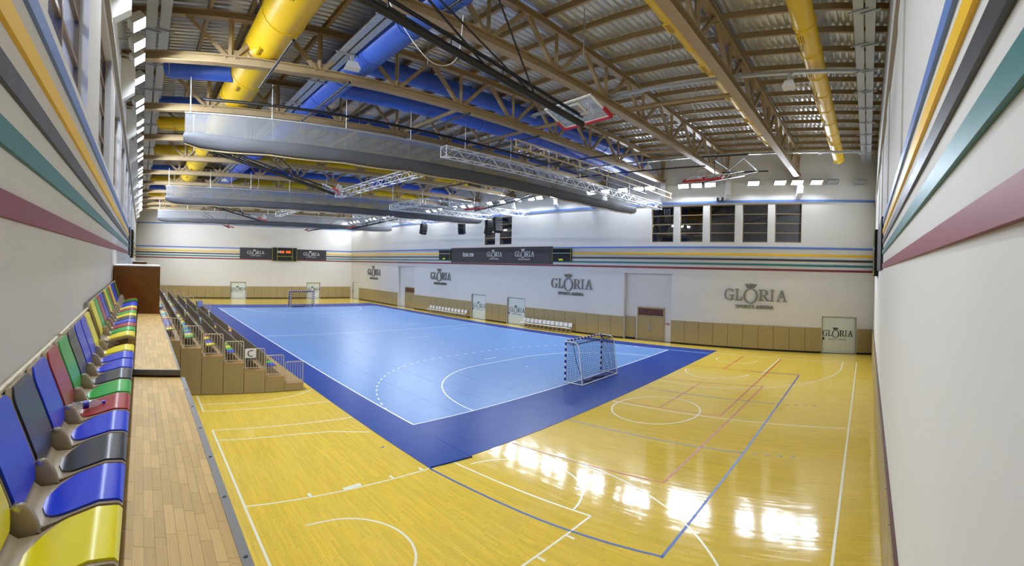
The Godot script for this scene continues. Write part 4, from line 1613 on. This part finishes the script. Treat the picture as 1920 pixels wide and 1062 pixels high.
func railing(v: float, u0: float, u1: float, z: float, label: String):
	var o := thing("end_railing", label, "railing", hall(u0, v, z), Basis.IDENTITY, "bleacher end railings")
	var mb := MB.new()
	var top := z + 0.93
	mb.poly([hall(u0, v, z), hall(u0, v, top - 0.06), hall(u0 + 0.06, v, top), hall(u1 - 0.06, v, top), hall(u1, v, top - 0.06), hall(u1, v, z)], 0.02, 6)
	obj("frame", mb, M.rail, o)
	mb = MB.new()
	mb.tube(hall(u0, v, z + 0.12), hall(u1, v, z + 0.12), 0.014, 6)
	obj("lower_bar", mb, M.rail, o)
	for k in range(1, 7):
		mb = MB.new()
		var u := lerpf(u0, u1, k / 7.0)
		mb.tube(hall(u, v, z + 0.12), hall(u, v, top), 0.010, 5)
		obj("bar", mb, M.rail, o)

# ------------------------------------------------------------------ lettering
func font_of(kind: String) -> SystemFont:
	var f := SystemFont.new()
	f.font_names = PackedStringArray(["Droid Serif"] if kind == "serif" else ["Droid Sans"])
	f.font_weight = 700 if kind == "bold" else 400
	return f

func text(parent: Node, called: String, words: String, c: Vector3, x: Vector3, n: Vector3, h: float, w: float, m: Material, kind := "serif", depth := 0.012) -> MeshInstance3D:
	var tm := TextMesh.new()
	tm.text = words
	tm.font = font_of(kind)
	tm.font_size = 48
	tm.pixel_size = 0.01
	tm.depth = 0.1
	tm.curve_step = 2.0
	var bb := tm.get_aabb()
	var sy := h / maxf(bb.size.y, 0.001)
	var sx := w / maxf(bb.size.x, 0.001) if w > 0 else sy
	var basis := Basis(x * sx, Vector3.UP * sy, n * depth / 0.1)
	var o := mobj(called, tm, m, parent)
	var g := Transform3D(basis, c - basis * bb.get_center())
	var t := Transform3D.IDENTITY
	var p: Node = parent
	while p != self:
		t = (p as Node3D).transform * t
		p = p.get_parent()
	o.transform = t.affine_inverse() * g
	return o

# lettering with a tall round O under a crown; c = middle of the base line
func emblem(parent: Node, c: Vector3, x: Vector3, n: Vector3, W: float, depth: float, m: Material, m2: Material, sub: String):
	var up := Vector3.UP
	var cap := 0.205 * W
	for q in [["G", 0.0, 0.156], ["L", 0.176, 0.29], ["R", 0.553, 0.725], ["I", 0.737, 0.80], ["A", 0.838, 1.0]]:
		text(parent, "letter", q[0], c + x * ((q[1] + q[2]) / 2 - 0.5) * W + up * cap / 2, x, n, cap, (q[2] - q[1]) * W, m, "serif", depth)
	var mb := MB.new()
	var oc := c + x * (0.426 - 0.5) * W + up * 0.085 * W
	var N := 28
	for i in N:
		var a := TAU * i / N
		var b := TAU * (i + 1) / N
		var pts := []
		for t in [a, b]:
			pts.append(oc + x * cos(t) * 0.115 * W + up * sin(t) * 0.135 * W)
			pts.append(oc + x * cos(t) * 0.088 * W + up * sin(t) * 0.119 * W)
		var d := n * depth
		mb.quad(pts[1] + d / 2, pts[0] + d / 2, pts[2] + d / 2, pts[3] + d / 2)
		mb.quad(pts[0] + d / 2, pts[0] - d / 2, pts[2] - d / 2, pts[2] + d / 2)
		mb.quad(pts[1] - d / 2, pts[1] + d / 2, pts[3] + d / 2, pts[3] - d / 2)
	obj("letter", mb, m, parent)
	mb = MB.new()
	var kc := oc + up * 0.142 * W
	mb.plate(kc - n * depth / 2, x * W, up * W, n * depth, [Vector2(-0.06, 0.0), Vector2(0.06, 0.0), Vector2(0.068, 0.014), Vector2(-0.068, 0.014)])
	mb.plate(kc - n * depth / 2, x * W, up * W, n * depth, [Vector2(-0.070, 0.019), Vector2(0.070, 0.019), Vector2(0.075, 0.03), Vector2(-0.075, 0.03)])
	for k in 7:
		var f := (k - 3) / 3.0
		var foot := Vector2(f * 0.07, 0.03)
		var tip := Vector2(f * 0.092, 0.075 - 0.012 * absf(f))
		mb.plate(kc - n * depth / 2, x * W, up * W, n * depth, [foot + Vector2(-0.009, 0), foot + Vector2(0.009, 0), tip + Vector2(0.004, 0), tip + Vector2(-0.004, 0)])
		var dot := []
		for j in 8:
			dot.append(tip + Vector2(cos(TAU * j / 8), sin(TAU * j / 8)) * 0.007)
		mb.plate(kc - n * depth / 2, x * W, up * W, n * depth, dot)
	obj("crown", mb, m, parent)
	if sub:
		text(parent, "small_lettering", sub, c + x * -0.01 * W - up * 0.105 * W, x, n, 0.062 * W, 0.62 * W, m2, "serif", depth)

func white_door(n: int, w: String, s0: float, s1: float, h: float, label: String, logo_w: float):
	var mb := MB.new()
	wall_block(mb, w, s0 + 0.05, s1 - 0.05, 0.02, h - 0.05, 0.14, 0.19)
	var o := struct("door_%d" % n, mb, M.door, label)
	mb = MB.new()
	wall_block(mb, w, s0, s0 + 0.06, 0.0, h, 0.02, 0.24)
	wall_block(mb, w, s1 - 0.06, s1, 0.0, h, 0.02, 0.24)
	wall_block(mb, w, s0, s1, h - 0.06, h, 0.02, 0.24)
	obj("door_frame", mb, M.frame_side, o)
	mb = MB.new()
	wall_block(mb, w, s0, s1, 0.0, h, 0.24, 0.4)
	obj("door_backing", mb, M.charcoal, o)
	var f := on_wall(w, (s0 + s1) / 2, 1.22, -0.132)
	emblem(o, f[0], f[1], f[2], logo_w, 0.008, M.print_dark, M.print_grey, "SPORTS ARENA")
	f = on_wall(w, s1 - 0.2 if w == "C" else s0 + 0.2, 1.05, -0.10)
	mb = MB.new()
	mb.cbox(f[0], Vector3(0.08, 0.2, 0.06), 0.01, Basis(f[1], Vector3.UP, f[2]))
	obj("handle", mb, M.charcoal, o)

func brown_door(n: int, s0: float, s1: float, label: String):
	var w := "C"
	var D := 0.36
	var mb := MB.new()
	wall_block(mb, w, s0, s0 + 0.1, 0, 2.64, D - 0.08, D)
	wall_block(mb, w, s1 - 0.1, s1, 0, 2.64, D - 0.08, D)
	wall_block(mb, w, s0, s1, 2.54, 2.64, D - 0.08, D)
	var o := struct("door_%d" % n, mb, M.pad, label)
	mb = MB.new()
	wall_block(mb, w, s0 + 0.1, s1 - 0.1, 2.0, 2.54, D - 0.04, D)
	obj("transom_panel", mb, M.brown_door, o)
	var mid := (s0 + s1) / 2
	for q in [[s0 + 0.1, mid - 0.01], [mid + 0.01, s1 - 0.1]]:
		mb = MB.new()
		wall_block(mb, w, q[0], q[1], 0.04, 1.98, D - 0.06, D)
		obj("leaf", mb, M.pad, o)
	var f := on_wall(w, mid, 1.05, -D + 0.1)
	for k in [-1, 1]:
		mb = MB.new()
		mb.cbox(f[0] + f[1] * 0.07 * k, Vector3(0.05, 0.42, 0.06), 0.01, Basis(f[1], Vector3.UP, f[2]))
		obj("handle", mb, M.chrome, o)

func scoreboard(w: String, s0: float, s1: float, z0: float, z1: float, label: String, big: bool):
	var f := on_wall(w, (s0 + s1) / 2, z0, 0.0)
	var o := thing("scoreboard", label, "scoreboard", f[0])
	var mb := MB.new()
	wall_block(mb, w, s0, s1, z0, z1, -0.2, -0.005)
	obj("case", mb, M.black_soft, o)
	var H := z1 - z0
	var L := s1 - s0
	if big:
		mb = MB.new()
		for q in [0.0, 0.19, 0.80, 0.985]:
			wall_block(mb, w, s0 + L * q, s0 + L * q + 0.06, z0, z1, -0.215, -0.195)
		wall_block(mb, w, s0 + L * 0.2, s0 + L * 0.8, z0 + H * 0.34, z0 + H * 0.34 + 0.06, -0.215, -0.195)
		wall_block(mb, w, s0, s1, z0, z0 + 0.04, -0.215, -0.195)
		obj("yellow_trim", mb, M.board_trim, o)
		var g := on_wall(w, lerpf(s0, s1, 0.55), z0 + H * 0.68, 0.225)
		text(o, "led_text", "GLORIA SPORTS", g[0], g[1], g[2], 0.34, L * 0.36, M.led, "bold")
		g = on_wall(w, lerpf(s0, s1, 0.30), z0 + H * 0.68, 0.225)
		mb = MB.new()
		mb.box(g[0], Vector3(0.5, 0.3, 0.02), Basis(g[1], Vector3.UP, g[2]))
		obj("led_panel", mb, M.print_grey, o)
	else:
		mb = MB.new()
		wall_block(mb, w, s0, s1, z0 + H * 0.60, z0 + H * 0.66, -0.215, -0.195)
		obj("grey_band", mb, M.print_grey, o)
		mb = MB.new()
		wall_block(mb, w, s0, s0 + 0.03, z0, z1, -0.215, -0.195)
		wall_block(mb, w, s1 - 0.03, s1, z0, z1, -0.215, -0.195)
		wall_block(mb, w, s0, s1, z1 - 0.03, z1, -0.215, -0.195)
		obj("trim", mb, M.board_trim, o)
		mb = MB.new()
		wall_block(mb, w, s0 + L * 0.42, s0 + L * 0.64, z0 + 0.06, z0 + 0.22, -0.215, -0.195)
		obj("yellow_label", mb, M.tag_yellow, o)

func banner(w: String, s0: float, s1: float, z0: float, z1: float, label: String) -> Node3D:
	var f := on_wall(w, (s0 + s1) / 2, z0, 0.05)
	var o := thing("banner", label, "banner", f[0])
	var mb := MB.new()
	wall_block(mb, w, s0, s1, z0, z1, -0.08, -0.01)
	obj("panel", mb, M.banner, o)
	return o

func build_wall_things():
	# raised signs on the right wall
	var where := ["beside the far corner", "right of the far recess", "above folding chairs", "nearest the right corner"]
	var spots := [[58.95, 4.4, 3.55, 3.9], [43.0, 4.18, 3.55, 3.9], [24.25, 4.2, 4.15, 3.82], [8.05, 4.1, 4.15, 3.55]]
	for i in 4:
		var q: Array = spots[i]
		var f := on_wall("C", q[0], q[3], 0.07)
		var o := thing("emblem_sign", "raised grey crowned letter sign, %s" % where[i], "sign", f[0], Basis.IDENTITY, "raised letter signs on the right wall")
		emblem(o, f[0], f[1], f[2], q[1], 0.09, M.letters, M.letters, "SPORTS ARENA")
	# white doors
	var dn := 1
	var dl := ["white emblem door in the right wall nearest the far corner", "white emblem door in the right wall, farther of the middle pair", "white emblem door in the right wall, nearer of the middle pair", "white emblem door in the right wall beside the near corner"]
	for i in 4:
		white_door(dn, "C", C_DOORS[i][0], C_DOORS[i][1], 2.62, dl[i], 2.05)
		dn += 1
	for i in 2:
		white_door(dn, "B", B_DOORS[i][0], B_DOORS[i][1], 2.45, ["white emblem door in the far wall above the bleacher end", "white emblem door in the far wall behind the goal"][i], 2.0)
		dn += 1
	brown_door(dn, 15.37, 17.78, "double padded door with a brown transom in the near recess")
	brown_door(dn + 1, 48.75, 51.1, "double padded door with a brown transom in the far recess")
	# small red signs
	for k in 2:
		var f := on_wall("C", 15.12 - k * 0.17, 1.42, -0.355)
		var o := thing("red_sign", "tiny red safety sign beside the near recess door, %s" % ["left one", "right one"][k], "sign", f[0], Basis.IDENTITY, "red safety signs")
		var mb := MB.new()
		mb.box(f[0] + f[2] * 0.008, Vector3(0.12, 0.14, 0.01), Basis(f[1], Vector3.UP, f[2]))
		obj("plate", mb, M.sign_red, o)
		mb = MB.new()
		mb.box(f[0] + f[2] * 0.015, Vector3(0.05, 0.06, 0.006), Basis(f[1], Vector3.UP, f[2]))
		obj("symbol", mb, M.white, o)
	# banners and scoreboards
	var b := banner("C", 26.4, 41.05, 5.95, 7.56, "long dark grey banner with three white names on the right wall")
	var f := on_wall("C", 38.1, 6.84, 0.09)
	text(b, "lettering", "ÖZALTIN", f[0], f[1], f[2], 0.46, 1.85, M.white, "bold")
	f = on_wall("C", 34.0, 6.62, 0.09)
	emblem(b, f[0], f[1], f[2], 2.25, 0.012, M.white, M.white, "SPORTS ARENA")
	f = on_wall("C", 29.85, 6.62, 0.09)
	emblem(b, f[0], f[1], f[2], 2.45, 0.012, M.white, M.white, "HOTELS & RESORTS")
	scoreboard("C", 41.15, 43.2, 6.22, 7.36, "black shot clock board at the left end of the long banner", false)
	scoreboard("C", 24.25, 26.32, 6.22, 7.36, "black shot clock board at the right end of the long banner", false)
	var b2 := banner("B", 14.46, 19.35, 5.93, 7.55, "dark grey banner with a white emblem left of the far scoreboard")
	f = on_wall("B", 16.9, 6.62, 0.09)
	emblem(b2, f[0], f[1], f[2], 2.3, 0.012, M.white, M.white, "SPORTS ARENA")
	var b3 := banner("B", 23.35, 28.2, 5.95, 7.5, "dark grey banner with a white emblem right of the far scoreboard")
	f = on_wall("B", 25.75, 6.6, 0.09)
	emblem(b3, f[0], f[1], f[2], 2.3, 0.012, M.white, M.white, "SPORTS ARENA")
	scoreboard("B", 19.38, 23.32, 5.66, 7.68, "large black scoreboard with yellow frame on the far wall", true)
	banner("D", 15.2, 21.0, 5.85, 7.6, "dark grey banner seen edge-on on the near right-hand wall")
	scoreboard("D", 21.2, 25.0, 5.6, 7.75, "black scoreboard seen edge-on beside the near right-hand banner", false)
	banner("D", 25.2, 30.0, 5.85, 7.6, "dark grey banner seen edge-on closest to the right corner")
	banner("A", 28.5, 33.0, 5.85, 7.6, "dark grey banner seen edge-on on the left wall")
	scoreboard("A", 33.2, 37.0, 5.7, 7.7, "black scoreboard seen edge-on on the left wall", false)
	# small cameras
	for q in [[21.9, 10.98, "left of the box truss end"], [10.9, 10.98, "above the dark windows"]]:
		f = on_wall("C", q[0], q[1], 0.0)
		var o := thing("wall_camera", "small black double camera on the right wall %s" % q[2], "camera", f[0])
		var mb := MB.new()
		for k in [-1, 1]:
			mb.cbox(f[0] + f[1] * 0.16 * k + f[2] * 0.2, Vector3(0.16, 0.26, 0.3), 0.03, Basis(f[1], Vector3.UP, f[2]))
		obj("housing", mb, M.black_soft, o)
		mb = MB.new()
		mb.bar(f[0] - Vector3.UP * 0.12, f[0] - Vector3.UP * 0.12 + f[2] * 0.3, 0.3, 0.04)
		obj("mount", mb, M.charcoal, o)

# ------------------------------------------------------------------ chairs and goals
func build_chairs():
	var shape := {}
	shape.seat = bent(spline([Vector2(0.22, 0.43), Vector2(0.18, 0.45), Vector2(0.0, 0.44), Vector2(-0.18, 0.43)], 8), [0.19, 0.205, 0.21, 0.21, 0.205, 0.20, 0.195, 0.18], 0.025)
	shape.back = bent(spline([Vector2(-0.20, 0.50), Vector2(-0.235, 0.68), Vector2(-0.28, 0.84)], 8), [0.19, 0.205, 0.21, 0.21, 0.205, 0.20, 0.195, 0.17], 0.022, 0.0, 1.0)
	shape.legs = []
	for s in [-1, 1]:
		var mb := MB.new()
		mb.tube(Vector3(0.205 * s, 0.0, 0.24), Vector3(0.205 * s, 0.86, -0.28), 0.013, 6)
		shape.legs.append(mb.done())
		mb = MB.new()
		mb.tube(Vector3(0.185 * s, 0.0, -0.26), Vector3(0.185 * s, 0.43, 0.17), 0.013, 6)
		shape.legs.append(mb.done())
	var mb2 := MB.new()
	mb2.tube(Vector3(-0.2, 0.1, 0.18), Vector3(0.2, 0.1, 0.18), 0.011, 6)
	shape.bar1 = mb2.done()
	mb2 = MB.new()
	mb2.tube(Vector3(-0.185, 0.1, -0.165), Vector3(0.185, 0.1, -0.165), 0.011, 6)
	shape.bar2 = mb2.done()
	for row in [[24.05, 29.4, "under the third raised emblem sign", "right-hand"], [37.9, 44.3, "under the second raised emblem sign", "left-hand"]]:
		for i in 12:
			var v := lerpf(row[1], row[0], i / 11.0)
			var f := on_wall("C", v, 0.0, 0.62)
			var o := thing("folding_chair", "white folding chair, %s from the left in the %s row along the right wall" % [nth(i + 1), row[3]], "chair", f[0], Basis(f[1], Vector3.UP, f[2]).rotated(Vector3.UP, sin(i * 2.3 + row[0]) * 0.06), "%s row of white folding chairs" % row[3])
			mobj("seat", shape.seat, M.white, o)
			mobj("backrest", shape.back, M.white, o)
			for l in shape.legs:
				mobj("leg", l, M.rail, o)
			mobj("stretcher", shape.bar1, M.rail, o)
			mobj("stretcher", shape.bar2, M.rail, o)

func goal(u0: float, u1: float, v: float, s: float, label: String):
	var y := 0.014
	var o := thing("handball_goal", label, "goal", hall((u0 + u1) / 2, v, y))
	var P := func(u, w, z): return hall(u, v + w * s, z + y)
	var hz := 2.04
	# banded posts and crossbar
	for u in [u0, u1]:
		var mb := MB.new()
		mb.bar(P.call(u, 0.0, 0.0), P.call(u, 0.0, hz), 0.08, 0.08)
		var post := obj("post", mb, M.post_white, o)
		for k in 7:
			mb = MB.new()
			mb.bar(P.call(u, 0.0, 0.1 + k * 0.29), P.call(u, 0.0, 0.1 + k * 0.29 + 0.145), 0.086, 0.086)
			obj("blue_band", mb, M.post_blue, post)
	var cb := MB.new()
	cb.bar(P.call(u0, 0.0, hz), P.call(u1, 0.0, hz), 0.08, 0.08)
	var bar := obj("crossbar", cb, M.post_white, o)
	for k in 11:
		var mb := MB.new()
		var a := lerpf(u0, u1, (k + 0.25) / 11.0)
		var b := lerpf(u0, u1, (k + 0.75) / 11.0)
		mb.bar(P.call(a, 0.0, hz), P.call(b, 0.0, hz), 0.086, 0.086)
		obj("blue_band", mb, M.post_blue, bar)
	# rear frame
	var rear := []
	for u in [u0, u1]:
		var mb := MB.new()
		var pts := [P.call(u, 0.0, hz), P.call(u, 0.55, hz - 0.02), P.call(u, 0.74, hz - 0.10), P.call(u, 0.80, hz - 0.25), P.call(u, 1.05, 0.03)]
		mb.poly(pts, 0.022, 8)
		obj("rear_frame", mb, M.post_white, o)
		mb = MB.new()
		mb.tube(P.call(u, 0.0, 0.03), P.call(u, 1.05, 0.03), 0.022, 8)
		obj("ground_bar", mb, M.post_white, o)
	var gb := MB.new()
	gb.tube(P.call(u0, 1.05, 0.03), P.call(u1, 1.05, 0.03), 0.022, 8)
	obj("ground_bar", gb, M.post_white, o)
	# net
	var net := MB.new()
	var q := 0.010
	var prof := func(t: float) -> Vector2:      # t 0..1 from crossbar over the roof and down the back: (depth, height)
		if t < 0.26:
			return Vector2(t / 0.26 * 0.76, hz - 0.04 - 0.16 * sin(t / 0.26 * PI) * 0.8)
		var k := (t - 0.26) / 0.74
		return Vector2(0.76 + 0.27 * k, (hz - 0.06) * (1 - k) + 0.03)
	var nu := 30
	var nt := 27
	for i in nu + 1:
		var u := lerpf(u0, u1, float(i) / nu)
		for k in nt:
			var a: Vector2 = prof.call(float(k) / nt)
			var b: Vector2 = prof.call(float(k + 1) / nt)
			net.bar(P.call(u, a.x, a.y), P.call(u, b.x, b.y), q, q)
	for k in nt + 1:
		var a: Vector2 = prof.call(float(k) / nt)
		for i in 6:
			net.bar(P.call(lerpf(u0, u1, i / 6.0), a.x, a.y), P.call(lerpf(u0, u1, (i + 1) / 6.0), a.x, a.y), q, q)
	for u in [u0, u1]:
		for k in 20:
			var z := hz * k / 20.0
			net.bar(P.call(u, 0.0, z), P.call(u, lerpf(1.04, 0.78, z / hz), z), q, q)
		for k in 10:
			var d := k / 10.0
			net.bar(P.call(u, d * 1.04, 0.0), P.call(u, d * 0.78, hz), q, q)
	var no := obj("net", net, M.net_dark, o)
	no.set_meta("kind", "stuff")
	# slack net gathered on the ground and hanging rope
	var mb3 := MB.new()
	var pts2 := []
	for k in 15:
		var f := k / 14.0
		pts2.append(P.call(lerpf(u0 + 0.6, u1 - 0.9, f), 0.75 + 0.12 * sin(f * 9.0), 0.05))
	mb3.pipe(pts2, 0.04, 6)
	obj("slack_net", mb3, M.net_dark, o)
	mb3 = MB.new()
	mb3.poly([P.call(u0 + 0.05, 0.40, hz - 0.05), P.call(u0 + 0.25, 0.5, 1.0), P.call(u0 + 0.45, 0.7, 0.25), P.call(u0 + 0.62, 0.75, 0.05)], 0.014, 6)
	obj("rope", mb3, M.net_dark, o)

const LAMP_ENERGY := 23.0

func _ready():
	rng.seed = 1
	var cam := Camera3D.new()
	cam.name = "camera"
	var near := 0.1
	cam.set_frustum(near * 1062.0 / 867.3, Vector2(0, -near * (531.0 - 498.8) / 867.3), near, 300.0)
	add_child(cam)
	cam.position = Vector3(0, EYE, 0)
	cam.rotation = Vector3(0, 0, 0.0221)
	cam.current = true
	var we := WorldEnvironment.new()
	we.name = "environment"
	var env := Environment.new()
	env.background_mode = Environment.BG_COLOR
	env.background_color = Color(0.02, 0.02, 0.025)
	env.tonemap_mode = Environment.TONE_MAPPER_LINEAR
	env.tonemap_exposure = 1.12
	env.sdfgi_enabled = true
	env.ssao_enabled = true
	env.ssil_enabled = true
	we.environment = env
	add_child(we)
	make_materials()
	build_floodlights()
	build_floor()
	build_walls()
	build_roof()
	build_mat()
	build_wall_things()
	build_walkway()
	build_bleachers()
	build_near_seats()
	build_hanging()
	goal(18.2, 21.45, 13.8, -1.0, "near handball goal with blue and white posts, seen from behind")
	goal(18.0, 21.1, 53.45, 1.0, "far handball goal with blue and white posts before the far wall")
	build_chairs()
